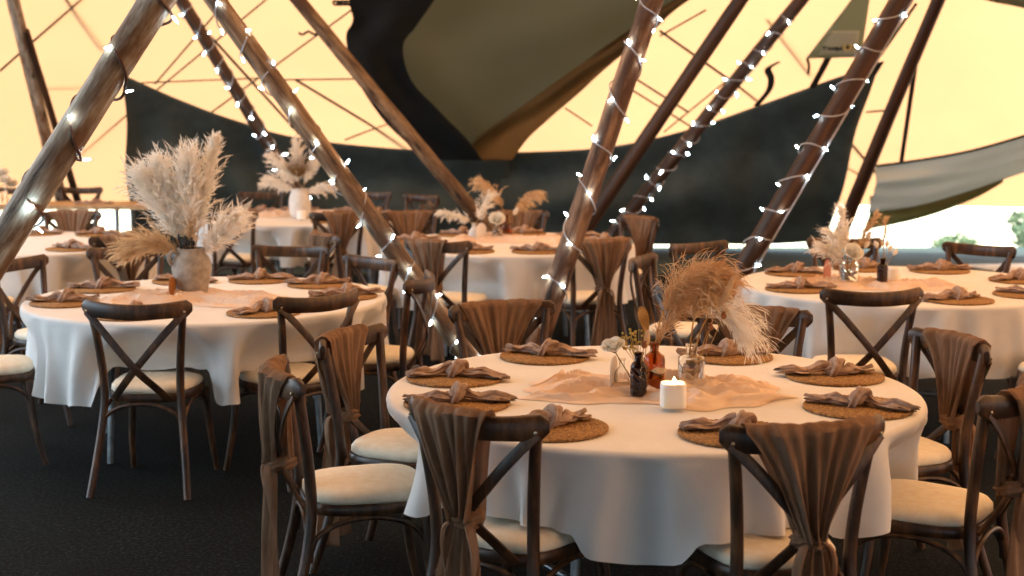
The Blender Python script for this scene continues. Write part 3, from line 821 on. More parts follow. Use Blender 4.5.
# ------------------------------------------------------------------ placemats and knotted napkins
def make_mat():
    prof = [(.002, 0), (.17, 0)]
    n = 68
    for j in range(n + 1):
        r = .172 - .170 * j / n; prof.append((r, .0065 + .0022 * abs(sin(PI * j / 4))))
    b = MB(); b.lathe(prof, 72, capb=True, capt=True)
    b2 = MB(); pts = []
    for k in range(181):
        a = 2 * PI * k / 180; pts.append((.172 * cos(a), .172 * sin(a), .005 + .0015 * sin(60 * a)))
    o = b.build('placemat', M['mat']); b2.tube(pts, .0048, 6, cap=False); b2.build('braided_rim', M['mat'], o)
    return o
def make_napkin(seed):
    rr = random.Random(seed); e = empty('knotted_napkin')
    def tail(s):
        K = []; n = 26; ln = rr.uniform(.12, .17); bend = rr.uniform(-.05, .05)
        rows = []; seg = 26; ph = rr.uniform(0, 6)
        for i in range(n + 1):
            t = i / n; x = s * (.012 + ln * t); yc = bend * t * t + .012 * sin(5 * t + ph)
            wd = .013 + .026 * t ** .9 * (1 - .5 * max(0, t - .8) * 5 * .5); ht = .017 * (1 - .45 * t) + .004 * sin(9 * t + ph)
            zc = ht + .002 + .010 * max(0, sin(4.5 * t + ph)) * (1 - t)
            if i == n: wd *= .9; ht *= .5; zc = ht + .002
            row = []
            for k in range(seg):
                a = 2 * PI * k / seg
                w = 1 + .20 * sin(5 * a + ph + 4 * t) + .14 * sin(11 * a - 6 * t) + .32 * noise.noise(Vector((cos(a) * 2, sin(a) * 2 + seed, t * 5)))
                row.append((x + s * (.022 * sin(3 * a + ph) + .010 * sin(7 * a)) * t * t, yc + wd * w * cos(a), max(.0015, zc + ht * w * sin(a))))
            rows.append(row)
        b = MB(); b.grid(rows, True, True); b.build('tail', M['napkin'], e)
    tail(-1); tail(1)
    rows = []
    for i in range(19):                                     # the knot: a twisted lump wrapped over both tails
        t = i / 18; a0 = PI * t; row = []
        for k in range(26):
            a = 2 * PI * k / 26
            w = 1 + .14 * sin(4 * a + 5 * t + seed) + .2 * noise.noise(Vector((cos(a) * 1.6 + seed, sin(a) * 1.6, t * 3)))
            r = max(.05, sin(a0)) ** .7
            row.append((-.030 * cos(a0) + .006 * sin(a), .032 * r * w * cos(a), max(.003, .024 + .023 * r * w * sin(a))))
        rows.append(row)
    b = MB(); b.grid(rows, True, True)
    for q in range(2):
        pts = []
        for k in range(22):
            a = PI * (-.1 + 1.2 * k / 21); pts.append((-.014 + .026 * q + .020 * sin(a + q), .033 * cos(a), .010 + .038 * sin(a)))
        b.tube(pts, [.006 + .006 * sin(PI * k / 21) for k in range(22)], 8, 1.6)
    b.build('knot', M['napkin'], e)
    return e
MAT = make_mat(); NAP = [make_napkin(s) for s in (2, 5, 9, 13)]
mat_used = [False]; nap_used = [False] * 4
places = dict(F=[(165, -4), (-159, 12), (-121, 30), (120, -22), (-75, -20), (-27, -18), (17, 4), (60, 12)],
              L=[(-160, 4), (155, 6), (113, -10), (78, 18), (43, 8), (0, 20), (-56, 40), (-108, 6)],
              R=[(138, -10), (-158, 8), (95, 10), (58, 6), (10, 10), (-44, -24), (-84, 20)],
              M=[(171, 10), (-150, 14), (121, -10), (80, 10), (-73, -12), (40, 8), (2, 8), (-112, 0)],
              B=[(131, 8), (176, -6), (98, 4), (56, 10), (20, 0), (-60, 6)],
              K=[(102, 6), (18, -6), (-46, -30), (60, 8)])
rr = random.Random(4)
for k in 'FLRMBK':
    for q, (a, na) in enumerate(places[k]):
        r = .715 if k == 'F' else .70
        x = CENTRE[k][0] + r * cos(math.radians(a)); y = CENTRE[k][1] + r * sin(math.radians(a)); sd = side(x, y, k)
        m = MAT if not mat_used[0] else copy_tree(MAT); mat_used[0] = True
        m.location = (x, y, TZ); m.rotation_euler = (0, 0, rr.uniform(0, 6))
        tag(m, lab('round woven placemat', sd, k), 'placemat', 'woven placemats on the tables')
        v = (q + ord(k)) % 4
        n = NAP[v] if not nap_used[v] else copy_tree(NAP[v]); nap_used[v] = True
        n.location = (x + .01 * cos(a), y + .01, TZ + .009); n.rotation_euler = (0, 0, math.radians(na))
        tag(n, lab('knotted taupe napkin', sd, k), 'napkin', 'knotted napkins on the placemats')

# ------------------------------------------------------------------ crumpled chiffon runners
def runner(seed, lx, ly, x, y, rz, label):
    nx, ny = 150, 100; rows = []
    for j in range(ny + 1):
        row = []
        for i in range(nx + 1):
            u, v = -1 + 2 * i / nx, -1 + 2 * j / ny
            sx = 1 + .22 * noise.noise(Vector((v * 2.6, seed, 0))); sy = 1 + .5 * noise.noise(Vector((u * 2.3, 7, seed)))
            wx, wy = noise.noise(Vector((u * 1.6, v * 1.6, seed))), noise.noise(Vector((u * 1.6 + 9, v * 1.6, seed)))
            X = u * lx / 2 * sx + .03 * wx; Y = v * ly / 2 * sy * (1 - .25 * u * u) + .05 * sin(3 * u + seed) + .02 * wy
            q1 = noise.noise(Vector((u * 2.0 + 1.4 * wy + seed, v * 4.4 + 1.8 * wx, 3))); q2 = noise.noise(Vector((u * 4.6 + 2 * wx, v * 7 + 2 * wy, seed + 5)))
            h = max(0, 1 - abs(q1) * 3.0) ** 1.1; h2 = max(0, 1 - abs(q2) * 2.6)
            edge = max(0, min(1, (1 - abs(u)) * 4)) * max(0, min(1, (1 - abs(v)) * 2.6))
            Zz = .0014 + (h * .042 + h2 * .018 + .003) * edge * (.75 + .5 * wx)
            row.append((X, Y, max(.0014, Zz)))
        rows.append(row)
    b = MB(); b.grid(rows); o = b.build('table_runner', M['runner'])
    o.location = (x, y, TZ); o.rotation_euler = (0, 0, rz)
    return tag(o, label, 'table runner', 'peach chiffon runners')
runner(3, .86, .50, .49, 4.72, .05, 'crumpled peach chiffon runner under the bottles of the nearest table')
runner(8, .92, .52, -1.62, 7.02, -.05, 'crumpled peach chiffon runner under the grey pampas vase')
runner(15, .95, .40, 1.95, 7.58, .0, 'crumpled peach chiffon runner under the pink marker')
runner(21, .90, .44, -.02, 10.22, .0, 'crumpled peach chiffon runner under the middle amber bottle')
runner(27, .90, .44, -1.92, 12.6, .0, 'crumpled peach chiffon runner under the white vase at the back')

# ------------------------------------------------------------------ bottles and vases
def vessel(name, prof, mat, loc, label, cat='bottle', wall=.003, seg=40, closed=False):
    """hollow vessel from an outer profile (r,z) bottom to top"""
    inner = [(max(.002, r - wall), max(z, prof[0][1] + wall * 1.6)) for r, z in reversed(prof)]
    P = prof + ([] if closed else inner)
    b = MB(); b.lathe(P, seg, capb=True, capt=True)
    o = b.build(name, mat); o.location = loc
    return tag(o, label, cat)
Z0 = TZ + .010
# nearest table
vessel('amber_bottle', [(.012, 0), (.034, 0), (.037, .004), (.037, .108), (.034, .118), (.018, .130), (.0145, .136), (.0145, .155), (.0175, .157), (.0175, .164), (.014, .165)], M['amber'], (.487, 4.70, Z0), 'smooth amber glass bottle behind the dark textured one on the nearest table')
def textured(loc, label, h=.125, r=.027, neck=True):
    prof = [(.01, 0), (r - .002, 0), (r, .004)]
    n = 22
    for j in range(n): prof.append((r + .0016 * (j % 2), .006 + (h - .03) * j / n))
    prof += [(r, h - .022), (r * .8, h - .012), (r * .52, h - .006), (r * .52, h + .014), (r * .62, h + .016), (r * .62, h + .022), (r * .5, h + .023)]
    b = MB(); seg = 36; rows = []
    for r2, z in prof:
        rows.append([((r2 + (.0015 * sin(6 * (2 * PI * k / seg) + z * 260) if .006 < z < h - .03 else 0)) * cos(2 * PI * k / seg), (r2 + (.0015 * sin(6 * (2 * PI * k / seg) + z * 260) if .006 < z < h - .03 else 0)) * sin(2 * PI * k / seg), z) for k in range(seg)])
    for r2, z in reversed(prof):
        rr2 = max(.004, r2 - .003); rows.append([(rr2 * cos(2 * PI * k / seg), rr2 * sin(2 * PI * k / seg), max(z, .005)) for k in range(seg)])
    b.grid(rows, True, True); o = b.build('textured_bottle', M['brownglass']); o.location = loc; return tag(o, label, 'bottle')
textured((.425, 4.60, Z0), 'dark brown bottle with raised herringbone texture, holding the white rose')
vessel('bud_bottle', [(.008, 0), (.024, 0), (.026, .003), (.026, .05), (.022, .062), (.012, .074), (.0095, .08), (.0095, .098), (.013, .100), (.013, .104), (.010, .105)], M['glass'], (.378, 4.72, Z0), 'small clear glass bottle beside the white marker on nearest table', wall=.0022)
vessel('clear_bottle', [(.012, 0), (.044, 0), (.046, .003), (.046, .104), (.044, .110), (.026, .117), (.0185, .121), (.0185, .146), (.022, .148), (.022, .154), (.018, .155)], M['glass'], (.618, 4.73, Z0), 'wide clear glass bottle holding the big tan pampas plume', wall=.0028)
def marker(loc, rz, w, h, mat, label):
    """arched standing marker board in a small slotted foot"""
    e = empty('table_marker', loc, rz)
    out = [(-w / 2, .004), (-w / 2, h - w / 2)] + [(w / 2 * cos(PI - PI * k / 14), h - w / 2 + w / 2 * sin(PI * k / 14)) for k in range(1, 14)] + [(w / 2, h - w / 2), (w / 2, .004)]
    n = len(out); t = .005
    b = MB(); b.add([(x, -t / 2, z) for x, z in out] + [(x, t / 2, z) for x, z in out], [tuple(range(n)), tuple(range(2 * n - 1, n - 1, -1))] + [(k, n + k, n + (k + 1) % n, (k + 1) % n) for k in range(n)])
    b.build('board', mat, e, False)
    b = MB(); b.box((0, 0, .006), (w * .75, .026, .012)); b.build('foot', mat, e, False)
    return tag(e, label, 'table marker')
marker((.350, 4.72, Z0), math.radians(72), .085, .115, M['marker_white'], 'white arched marker board standing left of the small clear bottle')
marker((-1.715, 6.985, Z0), math.radians(80), .085, .115, M['marker_wood'], 'orange wooden marker board standing against the grey pampas vase')
marker((1.735, 7.62, Z0), math.radians(58), .11, .135, M['marker_pink'], 'terracotta pink arched marker board on the right hand table')
marker((-.225, 10.14, Z0), math.radians(45), .10, .13, M['marker_white'], 'pale arched marker board beside the bud vase on the middle table')
def candle(loc, r, h, label, square=False, lit=True):
    e = empty('candle', loc); b = MB(); rows = []
    ex = .5 if square else 1
    def ring(s, z):
        row = []
        for k in range(40):
            a = 2 * PI * k / 40 + (PI / 8); c, d = cos(a), sin(a)
            row.append((math.copysign(abs(c) ** ex, c) * r * s, math.copysign(abs(d) ** ex, d) * r * s, z))
        return row
    for s, z in ((.9, 0), (.98, .003), (1, .008), (1, h - .006), (.97, h - .001), (.9, h), (.84, h - .003), (.76, h - .014), (.1, h - .018)): rows.append(ring(s, z))
    b.grid(rows, True, True); b.build('wax', M['wax'], e)
    b = MB(); b.tube([(0, 0, h - .019), (.001, 0, h - .010), (.003, 0, h - .004)], .0012, 6); b.build('wick', M['strap'], e)
    if lit:
        b = MB(); b.lathe([(.001, h - .006), (.005, h - .002), (.006, h + .003), (.0045, h + .010), (.0018, h + .015), (.0004, h + .019)], 14, (.003, 0, 0), True, True); b.build('flame', M['flame'], e)
    return tag(e, label, 'candle')
candle((.520, 4.42, Z0), .041, .080, 'square white wax candle glowing at the front of the nearest table', True, True)
candle((2.115, 7.66, Z0), .036, .085, 'white pillar candle behind the small dark bottle on the right', False, False)
candle((-1.83, 12.10, Z0), .042, .075, 'white pillar candle at the foot of the white vase', False, False)

# grey stoneware vase with handle
v = empty('stoneware_vase', (-1.637, 7.08, Z0))
prof = [(.03, 0), (.066, 0), (.072, .006), (.082, .05), (.094, .10), (.101, .145), (.099, .178), (.088, .205), (.074, .220), (.069, .232), (.072, .244), (.074, .250), (.070, .252)]
inner = [(max(.02, r - .007), max(.01, z)) for r, z in reversed(prof)]
b = MB(); b.lathe(prof + inner, 48, capb=True, capt=True); b.build('body', M['stone'], v)
b = MB(); K = [(-.070, -.035, .232), (-.082, -.055, .238), (-.096, -.066, .222), (-.100, -.064, .196), (-.090, -.048, .172)]
b.tube([sm(K, t / 20) for t in range(21)], .0095, 10, 1.4); b.build('handle', M['stone'], v)
tag(v, 'grey stoneware vase with a small loop handle, full of pampas', 'vase')
vessel('ceramic_vase', [(.03, 0), (.070, 0), (.076, .006), (.092, .06), (.098, .12), (.092, .18), (.078, .22), (.074, .24), (.079, .252), (.076, .254)], M['whitepot'], (-1.88, 12.35, Z0), 'white ceramic vase of pampas on the back table', 'vase', .006)
vessel('glass_jar', [(.02, 0), (.048, 0), (.052, .005), (.052, .10), (.050, .115), (.044, .122), (.044, .130), (.047, .132)], M['glass'], (1.838, 7.56, Z0), 'clear glass jar of white flowers beside the pink marker', 'vase', .003)
textured((2.020, 7.55, Z0), 'small dark textured bottle of bunny tails on the right hand table', .125, .028)
vessel('amber_bottle', [(.012, 0), (.036, 0), (.040, .004), (.040, .10), (.036, .112), (.019, .125), (.015, .132), (.015, .165), (.019, .167), (.019, .174), (.015, .175)], M['amber'], (-.040, 10.33, Z0), 'amber glass bottle on the middle table with a pampas plume')
vessel('clear_bottle', [(.012, 0), (.036, 0), (.040, .004), (.040, .07), (.036, .08), (.019, .09), (.016, .095), (.016, .105), (.019, .107), (.017, .110)], M['glass'], (-.108, 10.20, Z0), 'squat clear glass bottle with a white rose on the middle table', wall=.0028)
vessel('bud_vase', [(.012, 0), (.040, 0), (.044, .005), (.040, .06), (.024, .085), (.016, .095), (.016, .12), (.02, .124), (.017, .125)], M['whitepot'], (-.278, 10.20, Z0), 'pale bud vase with curved white plume on the middle table', 'vase', .004)

# ------------------------------------------------------------------ pampas and dried flowers
def plume(base, tipdir, L, bend, mat, label, seed, n=900, sl=.10, stem=.0, w=.0022, start=.25, name='pampas_plume', droop=.55, fat=1.0, stemmat='straw', group=None, cat='pampas plume'):
    """curved stem with a dense feathery head of fine strands"""
    rr = random.Random(seed); base = Vector(base); d = Vector(tipdir).normalized(); bend = Vector(bend)
    def P(t): return d * (L * t) + bend * (t * t)
    def T(t): return (d * L + bend * (2 * t)).normalized()
    b = MB(); b.tube([P(t / 16) for t in range(17)], [.0032 * (1 - .75 * t / 16) + .0004 for t in range(17)], 6)
    e = empty(name, base)
    b.build('stalk', M[stemmat], e)
    b = MB(); hairs = 9; nb = max(30, n // hairs)
    for k in range(nb):
        t = start + (1 - start) * rr.random() ** .9
        u = (t - start) / (1 - start)
        env = (sin(PI * min(1, .14 + .78 * u)) ** .6) * fat
        tt = T(t); a = rr.uniform(0, 2 * PI)
        s1 = tt.orthogonal().normalized(); s2 = tt.cross(s1); o = s1 * cos(a) + s2 * sin(a)
        ln = sl * env * rr.choice((.45, .7, .9, 1.1, 1.45)) * rr.uniform(.8, 1.2) + .015
        spread = rr.uniform(.25, .95) * (1 - .45 * u)
        dirv = (tt * (1.15 - .4 * spread) + o * spread * .75).normalized()
        pts = [P(t)]; m = 7
        for q in range(1, m + 1):
            dv = (dirv + Vector((0, 0, -droop * (q / m) ** 1.6)) + Vector((rr.uniform(-.16, .16), rr.uniform(-.16, .16), rr.uniform(-.16, .16)))).normalized()
            pts.append(pts[-1] + dv * ln / m)
        for h in range(hairs):
            f = (h + rr.random()) / hairs * m; q = min(int(f), m - 1); p0 = pts[q].lerp(pts[q + 1], f - q); d0 = (pts[q + 1] - pts[q]).normalized()
            hd = (d0 + Vector((rr.gauss(0, .38), rr.gauss(0, .38), rr.gauss(0, .38) - .12 * droop))).normalized()
            hl = (.018 + .22 * ln) * rr.uniform(.6, 1.3); ws = w * rr.uniform(.6, 1.2)
            sdv = hd.cross(Vector((rr.uniform(-1, 1), rr.uniform(-1, 1), rr.uniform(-1, 1)))).normalized()
            p1 = p0 + hd * hl * .5; p2 = p1 + (hd + Vector((0, 0, -.3 * droop))).normalized() * hl * .5
            b.add([p0 - sdv * ws * .5, p0 + sdv * ws * .5, p1 + sdv * ws, p1 - sdv * ws, p2], [(0, 1, 2, 3), (3, 2, 4)])
        sdv = dirv.cross(Vector((0, 1, .2))).normalized() * w * .45
        b.add([x for p in pts for x in (p - sdv, p + sdv)], [(2 * q, 2 * q + 1, 2 * q + 3, 2 * q + 2) for q in range(m)])
    b.build('feathery_head', M[mat], e, False)
    return tag(e, label, cat, group)
G = 'pampas plumes in vases'
vz = Vector((-1.637, 7.08, Z0 + .15))
for q, (dx, dy, dz, L, bx, bz, m, n, sl, fat, lab) in enumerate([
    (.13, .03, 1, .64, .04, .0, 'pampas', 1900, .095, .8, 'tallest white plume at the right of the grey vase bunch'),
    (.0, -.06, 1, .52, .01, .0, 'pampas', 2600, .14, 1.0, 'broad white plume in the middle of the grey vase bunch'),
    (-.16, .05, 1, .50, -.05, .0, 'pampas', 2400, .13, 1.0, 'white plume second from the left in the grey vase'),
    (-.32, .0, 1, .50, -.06, -.03, 'pampas', 2000, .13, 1.0, 'white plume leaning left in the grey vase bunch'),
    (-.40, -.05, .80, .34, -.10, -.20, 'pampas_tip', 1800, .12, 1.1, 'beige plume drooping left over the grey vase rim'),
    (.34, -.05, .55, .27, .04, .0, 'pampas', 1600, .12, 1.1, 'short white plume fanning right from the grey vase'),
    (.04, -.10, 1, .28, .0, -.0, 'pampas_tip', 500, .06, .8, 'short beige plume at the front of the grey vase')]):
    plume(vz + Vector((dx * .06, dy * .06, 0)), (dx, dy, dz), L, (bx, 0, bz), m, lab, 30 + q, int(n * 1.5), sl, fat=fat, start=.30, w=.0028, droop=.35, group=G)
b = MB(); rq = random.Random(2)
for q in range(16):
    c = vz + Vector((rq.uniform(-.04, .02), -.05 + rq.uniform(-.02, .02), .09 + rq.uniform(0, .07))); b.ball(c, (.010, .010, .014), 8, 5)
    b.tube([vz + Vector((-.01, -.03, .02)), c], .002, 5)
tag(b.build('berry_sprig', M['darkleaf']), 'dark dried berry sprig in front of the grey vase plumes', 'dried flowers')

# nearest table: one big arched tan plume
gb = Vector((.618, 4.73, Z0 + .05))
plume((.487, 4.705, Z0 + .10), (.02, .02, 1), .54, (.19, .03, -.24), 'pampas_tan', 'big tan plume arching right above the amber bottle', 61, 5200, .105, start=.38, w=.0013, droop=1.0, fat=1.1, group=G)
plume(gb + Vector((.01, 0, .06)), (.14, -.02, 1), .46, (.07, -.02, -.34), 'pampas', 'frayed cream plume hanging at right of the wide clear bottle', 62, 1900, .13, start=.40, w=.0015, droop=1.2, fat=1.0, group=G)
plume(gb + Vector((-.005, .01, .06)), (.04, .0, 1), .34, (.03, .0, -.12), 'pampas_tip', 'pale fluffy plume below the big tan arch', 63, 1600, .12, start=.40, w=.0015, droop=1.2, group=G)
def bunny(base, d, L, label, mat='pampas_tip', seed=0, hl=.05, hr=.011, bend=(0, 0, 0)):
    rr = random.Random(seed); e = empty('bunny_tail', base); d = Vector(d).normalized(); bend = Vector(bend)
    P = [d * (L * t / 12) + bend * (t / 12) ** 2 for t in range(13)]; td = (P[-1] - P[-3]).normalized()
    b = MB(); b.tube(P, .0014, 5); b.build('stalk', M['straw'], e)
    b = MB(); n = 14; b.tube([P[-1] + td * (hl * k / n) for k in range(n + 1)], [hr * (max(0, sin(PI * (k + .6) / (n + 1.2))) ** .7) for k in range(n + 1)], 10)
    for k in range(160):
        t = rr.random(); p = P[-1] + td * (hl * t); s1 = td.orthogonal().normalized(); a = rr.uniform(0, 6.28); o = s1 * cos(a) + td.cross(s1) * sin(a)
        q = p + o * hr * sin(PI * t) ** .7; ed = (o * .6 + td).normalized() * rr.uniform(.008, .016); w = td.cross(o) * .0009
        b.add([q - w, q + w, q + ed], [(0, 1, 2)])
    b.build('head', M[mat], e, False); return tag(e, label, 'dried flowers')
bunny((.625, 4.71, Z0 + .02), (.10, -.06, 1), .26, 'long pale grass head leaning in the wide clear bottle', 'pampas_tip', 1, .13, .012, (.05, 0, 0))
bunny((.44, 4.615, Z0 + .06), (.10, .03, 1), .10, 'pale bunny tail leaning beside the dark textured bottle', 'pampas_tip', 2, .055, .010)
bunny((.440, 4.59, Z0 + .06), (.10, -.05, 1), .06, 'lower bunny tail drooping in front of the amber bottle', 'pampas_tip', 3, .05, .010, (.02, -.01, -.03))
def fan_leaf(base, d, L, label, mat='straw', nb=11, spread=.5, name='dried_palm_leaf'):
    e = empty(name, base); d = Vector(d).normalized(); b = MB(); b.tube([d * (L * .55 * t / 6) for t in range(7)], .0018, 6); b.build('stalk', M[mat], e)
    b = MB(); side_ = d.cross(Vector((0, 1, 0))).normalized()
    for k in range(nb):
        a = -1 + 2 * k / (nb - 1); dv = (d * cos(a * spread) + side_ * sin(a * spread)).normalized(); ln = L * .55 * (1 - .28 * a * a)
        p0 = d * (L * .5); rows = []
        wv = dv.cross(Vector((0, 1, 0))).normalized()
        for q in range(7):
            t = q / 6; w = .0045 * sin(PI * (.08 + .86 * t)) + .0006
            c = p0 + dv * ln * t + Vector((0, -.003 + .010 * t * t, 0))
            rows.append([c - wv * w, c + Vector((0, .002, 0)), c + wv * w])
        b.grid(rows)
    b.build('blade', M[mat], e); return tag(e, label, 'dried flowers')
fan_leaf((.485, 4.70, Z0 + .10), (-.24, 0, 1), .185, 'dried tan palm spear standing in the amber bottle', 'straw', 9, .24)
plume((.487, 4.705, Z0 + .09), (.14, .02, 1), .20, (.06, 0, 0), 'pampas_tan', 'slim tan plume rising from the amber bottle', 66, 700, .05, start=.3, w=.0013, droop=.4, group=G)
def rose(loc, r, label, q=None, stem_to=None):
    e = empty('rose', loc); b = MB(); loc = Vector(loc); rq = random.Random(int(r * 1e4))
    tilt = Quaternion(q) if q else Quaternion()
    for ringi, (n, rad, h, op) in enumerate(((3, .25, .55, .1), (4, .45, .55, .25), (5, .68, .48, .5), (6, .92, .36, .85))):
        for k in range(n):
            a0 = 2 * PI * (k + .37 * ringi) / n; rows = []; wd = 1.15 * 2 * PI / n * .62
            for i in range(7):
                t = i / 6; row = []
                for j in range(9):
                    u = -1 + j / 4; a = a0 + u * wd * (sin(PI * (.15 + .6 * t)))
                    rr2 = r * rad * (.25 + .75 * t ** .6) + r * op * .25 * t ** 3
                    z = r * (-.45 + (h + .55) * t - .18 * u * u * t - op * .18 * t ** 4) + r * .04 * rq.uniform(-1, 1) * t
                    row.append(tilt @ Vector((rr2 * cos(a), rr2 * sin(a), z)))
                rows.append(row)
            b.grid(rows)
    o = b.build('petals', M['petal'], e); solid(o, .0006)
    b = MB(); b.ball(tilt @ Vector((0, 0, -.42 * r)), r * .28, 10, 6)
    if stem_to:
        s = Vector(stem_to) - loc; b.tube([tilt @ Vector((0, 0, -.5 * r)), s * .35 + Vector((0, 0, -.004)), s * .7, s], .0018, 6)
    b.build('stem', M['stem'], e); return tag(e, label, 'flower')
rose((.338, 4.585, Z0 + .170), .037, 'white rose leaning left out of the dark textured bottle', (.97, .20, -.12, 0), (.420, 4.60, Z0 + .02))
b = MB(); rq = random.Random(7); e0 = Vector((.423, 4.605, Z0 + .10))
for k in range(40):
    c = e0 + Vector((rq.uniform(-.055, .02), rq.uniform(-.03, .03), rq.uniform(.06, .125))); b.ball(c, rq.uniform(.003, .006), 6, 4)
    if k % 3 == 0: b.tube([e0, c], .0009, 4)
o = b.build('flowerlet_spray', M['flowerlet']); tag(o, 'spray of tiny golden dried flowers in the dark textured bottle', 'dried flowers')
def pod_stem(base, pods, label):
    e = empty('poppy_pod', base); base = Vector(base)
    b = MB(); P = [Vector((0, 0, 0))] + [Vector(p) - base for p in pods[:1]]; b.tube(P, .0016, 5); b.build('stalk', M['straw'], e)
    b = MB(); c = Vector(pods[0]) - base; b.ball(c, (.010, .010, .011), 10, 7); b.lathe([(.004, .010), (.009, .012), (.009, .014), (.002, .015)], 10, c, True, True); b.build('pod', M['pod'], e)
    return tag(e, label, 'dried flowers')
pod_stem((.620, 4.71, Z0 + .02), [(.672, 4.66, Z0 + .222)], 'lower brown seed pod on a stalk in the wide clear bottle')
pod_stem((.626, 4.715, Z0 + .02), [(.715, 4.66, Z0 + .262)], 'higher brown seed pod on a stalk in the wide clear bottle')
pod_stem((.430, 4.59, Z0 + .10), [(.440, 4.58, Z0 + .175)], 'small brown seed pod above the dark textured bottle')

# right hand table flowers
jb = Vector((1.838, 7.56, Z0 + .06))
for q, (dx, dz, L, bx, m, lab) in enumerate([(-.26, 1, .25, -.03, 'pampas', 'left white plume in the glass jar'), (-.10, 1, .36, -.01, 'pampas', 'tallest white plume in the glass jar'), (.30, 1, .36, .03, 'pampas_tip', 'slim plume leaning right in the glass jar'), (-.36, .7, .20, -.05, 'pampas', 'drooping plume at the left of the glass jar')]):
    plume(jb, (dx, .02, dz), L, (bx, 0, -.03), m, lab, 80 + q, 700, .075 if q != 2 else .035, start=.35, w=.0022, group=G)
rose((1.845, 7.50, Z0 + .185), .050, 'white rose in the glass jar beside the pink marker', (.90, .40, .1, 0), (1.838, 7.55, Z0 + .03))
for q, (dx, dy, lab) in enumerate([(.30, 0, 'bunny tail leaning right of the white rose'), (.20, .05, 'upper bunny tail beside the white rose')]):
    bunny(jb + Vector((0, -.01, .03)), (dx + .25, dy, .8), .14 + .05 * q, lab, 'petal', 90 + q, .04, .012)
kb = Vector((2.020, 7.55, Z0 + .08))
plume(kb, (.02, .0, 1), .27, (0, 0, 0), 'pampas_tip', 'slim upright grass head in the small dark bottle', 95, 260, .028, start=.40, w=.0016, group=G)
for q, (dx, L, lab) in enumerate([(-.28, .13, 'bunny tail at the left of the small dark bottle'), (.30, .11, 'upper right bunny tail in the small dark bottle'), (.62, .10, 'lowest right bunny tail in the small dark bottle'), (.12, .13, 'middle bunny tail in the small dark bottle')]):
    bunny(kb, (dx, -.05, 1), L, lab, 'petal', 100 + q, .036, .012)

# middle table flowers
mb_ = Vector((-.040, 10.33, Z0 + .10))
plume(mb_, (-.10, 0, 1), .34, (-.14, 0, -.02), 'pampas_tip', 'tallest beige plume on the middle table', 110, 1000, .10, start=.4, w=.003, droop=.9, group=G)
plume(mb_, (.26, 0, 1), .28, (.14, 0, -.04), 'pampas_tip', 'beige plume arching right from the middle amber bottle', 111, 900, .09, start=.42, w=.003, droop=1.0, group=G)
plume((-.278, 10.20, Z0 + .06), (.10, 0, 1), .22, (-.26, 0, -.07), 'petal', 'white plume curling left from the bud vase', 112, 700, .06, start=.35, w=.003, droop=.9, group=G)
plume((-.278, 10.21, Z0 + .06), (.25, 0, 1), .26, (.04, 0, 0), 'pampas', 'cream plume upright above the bud vase', 113, 700, .07, start=.35, w=.003, group=G)
rose((-.110, 10.17, Z0 + .155), .055, 'white rose standing in the squat clear bottle', (.92, .38, 0, 0), (-.108, 10.2, Z0 + .02))
bunny((-.036, 10.30, Z0 + .09), (.5, -.1, .9), .10, 'pale seed head beside the middle amber bottle', 'petal', 120, .06, .018)

# white vase at the back
bv = Vector((-1.88, 12.35, Z0 + .16))
for q, (dx, dz, L, bx, bz, lab) in enumerate([(-.06, 1, .56, 0, 0, 'tallest cream plume in the white vase'), (-.34, 1, .48, -.10, -.04, 'cream plume leaning left in the white vase'), (.30, 1, .50, .04, 0, 'cream plume leaning right in the white vase'), (-.5, .7, .34, -.12, -.10, 'drooping cream plume at left of the white vase'), (.55, .6, .32, .06, -.12, 'drooping cream plume at right of the white vase')]):
    plume(bv, (dx, .03, dz), L * .86, (bx * .8, 0, bz * .8), 'pampas', lab, 130 + q, 1100, .10, start=.3, w=.0042, group=G)
fan_leaf(bv + Vector((0, -.03, .02)), (0, -.03, 1), .36, 'brown dried palm fan at the front of the white vase', 'fan', 17, 1.05)

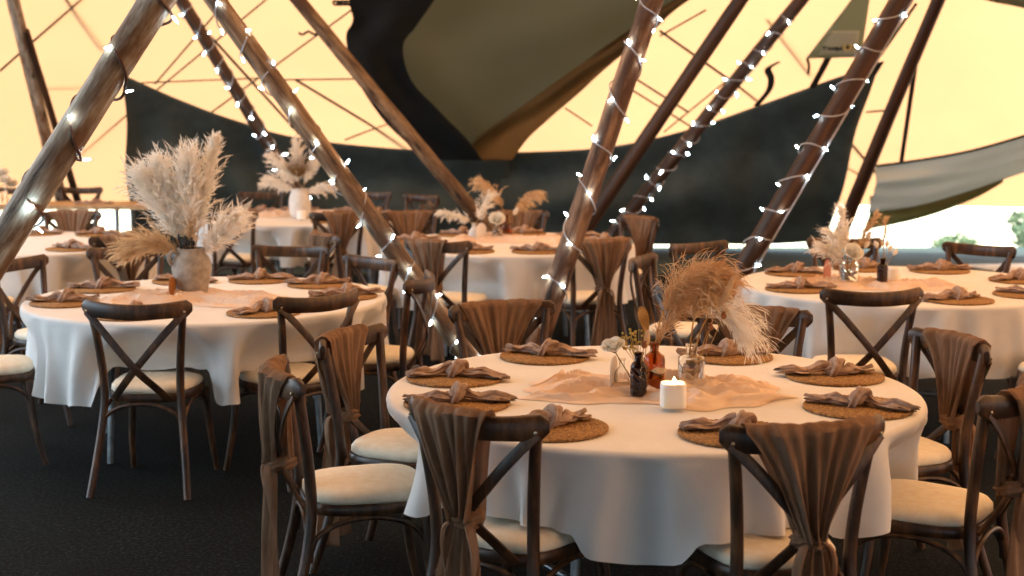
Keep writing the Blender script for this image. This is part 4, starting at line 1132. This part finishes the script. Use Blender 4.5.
# ------------------------------------------------------------------ far trestle table, its chairs and its vase
t = empty('trestle_table', (-4.75, 14.2, 0)); L2 = 2.3
b = MB()
for k in range(4): b.box((0, -.285 + .19 * k, .745), (L2, .186, .035))
b.build('tabletop', M['ply'], t, False)
for s in (-1, 1):
    for q in (-1, 1):
        b = MB(); b.tube([(s * .80, q * .28, .73), (s * .80, q * .31, 0)], .024, 10); b.build('leg', M['metal'], t)
tag(t, 'bare wooden plank trestle table with pale metal legs by the left wall', 'table')
for x, y, a, lab in ((-4.66, 15.08, -92, 'bare cross-back wooden chair behind the plank trestle table, its right chair'), (-5.36, 15.02, -88, 'bare cross-back wooden chair behind the plank trestle table, its left chair')):
    c = copy_tree(CHAIR); c.location = (x, y, 0); c.rotation_euler = (0, 0, math.radians(a) - PI / 2)
    tag(c, lab, 'chair', 'chairs at the trestle table')
n = copy_tree(NAP[1]); n.location = (-4.24, 14.1, .765); n.rotation_euler = (0, 0, .2); tag(n, 'grey brown knotted napkin on the bare trestle table', 'napkin', 'knotted napkins')
vessel('glass_vase', [(.02, 0), (.05, 0), (.055, .005), (.055, .15), (.058, .19), (.055, .192)], M['glass'], (-5.12, 14.0, .764), 'clear glass vase on the trestle table at the left edge', 'vase', .004)
for q, (dx, dy, dz) in enumerate(((-.06, 0, .27), (.05, -.03, .25), (0, .04, .32), (.09, .03, .21))):
    lab = ('left white flower', 'front white flower', 'topmost white flower', 'right white flower')[q] + ' in the glass vase on the trestle table'
    rose((-5.12 + dx, 14.0 + dy, .764 + dz), .055, lab, (.95, .3, .05 * q, 0), (-5.12, 14.0, .80))

# ------------------------------------------------------------------ trees on the slope outside
def tree(loc, h, r, seed, label):
    rr = random.Random(seed); e = empty('hillside_tree', loc); b = MB()
    b.tube([(0, 0, -.3), (.05, 0, h * .3), (.0, .05, h * .6)], [.14, .11, .06], 10)
    for k in range(6):
        a = rr.uniform(0, 6.28); b.tube([(0, 0, h * .3), (r * .4 * cos(a), r * .4 * sin(a), h * .6), (r * .7 * cos(a), r * .7 * sin(a), h * .8)], [.07, .04, .02], 7)
    b.build('trunk', M['bark'], e); b = MB(); cl = [(Vector((rr.uniform(-1, 1) * r * .7, rr.uniform(-1, 1) * r * .7, h * (.45 + .5 * rr.random()))), r * rr.uniform(.25, .42)) for _ in range(16)]
    for c, q in cl:
        for _ in range(130):
            d = Vector((rr.gauss(0, 1), rr.gauss(0, 1), rr.gauss(0, .8))).normalized() * q * rr.uniform(.5, 1); p = c + d
            u = Vector((rr.uniform(-1, 1), rr.uniform(-1, 1), rr.uniform(-1, 1))).normalized() * .12; w = u.orthogonal().normalized() * .07
            b.add([p - u, p + w, p + u, p - w], [(0, 1, 2, 3)])
    b.build('foliage', M['leafy'], e, False); return tag(e, label, 'tree', 'trees on the slope outside')
tree((19.6, 62, -7.0), 3.1, 1.2, 1, 'low leafy tree beyond the open side, left of the pair')
tree((22.6, 60, -6.7), 3.9, 1.7, 2, 'taller leafy tree beyond the open side at the photo edge')
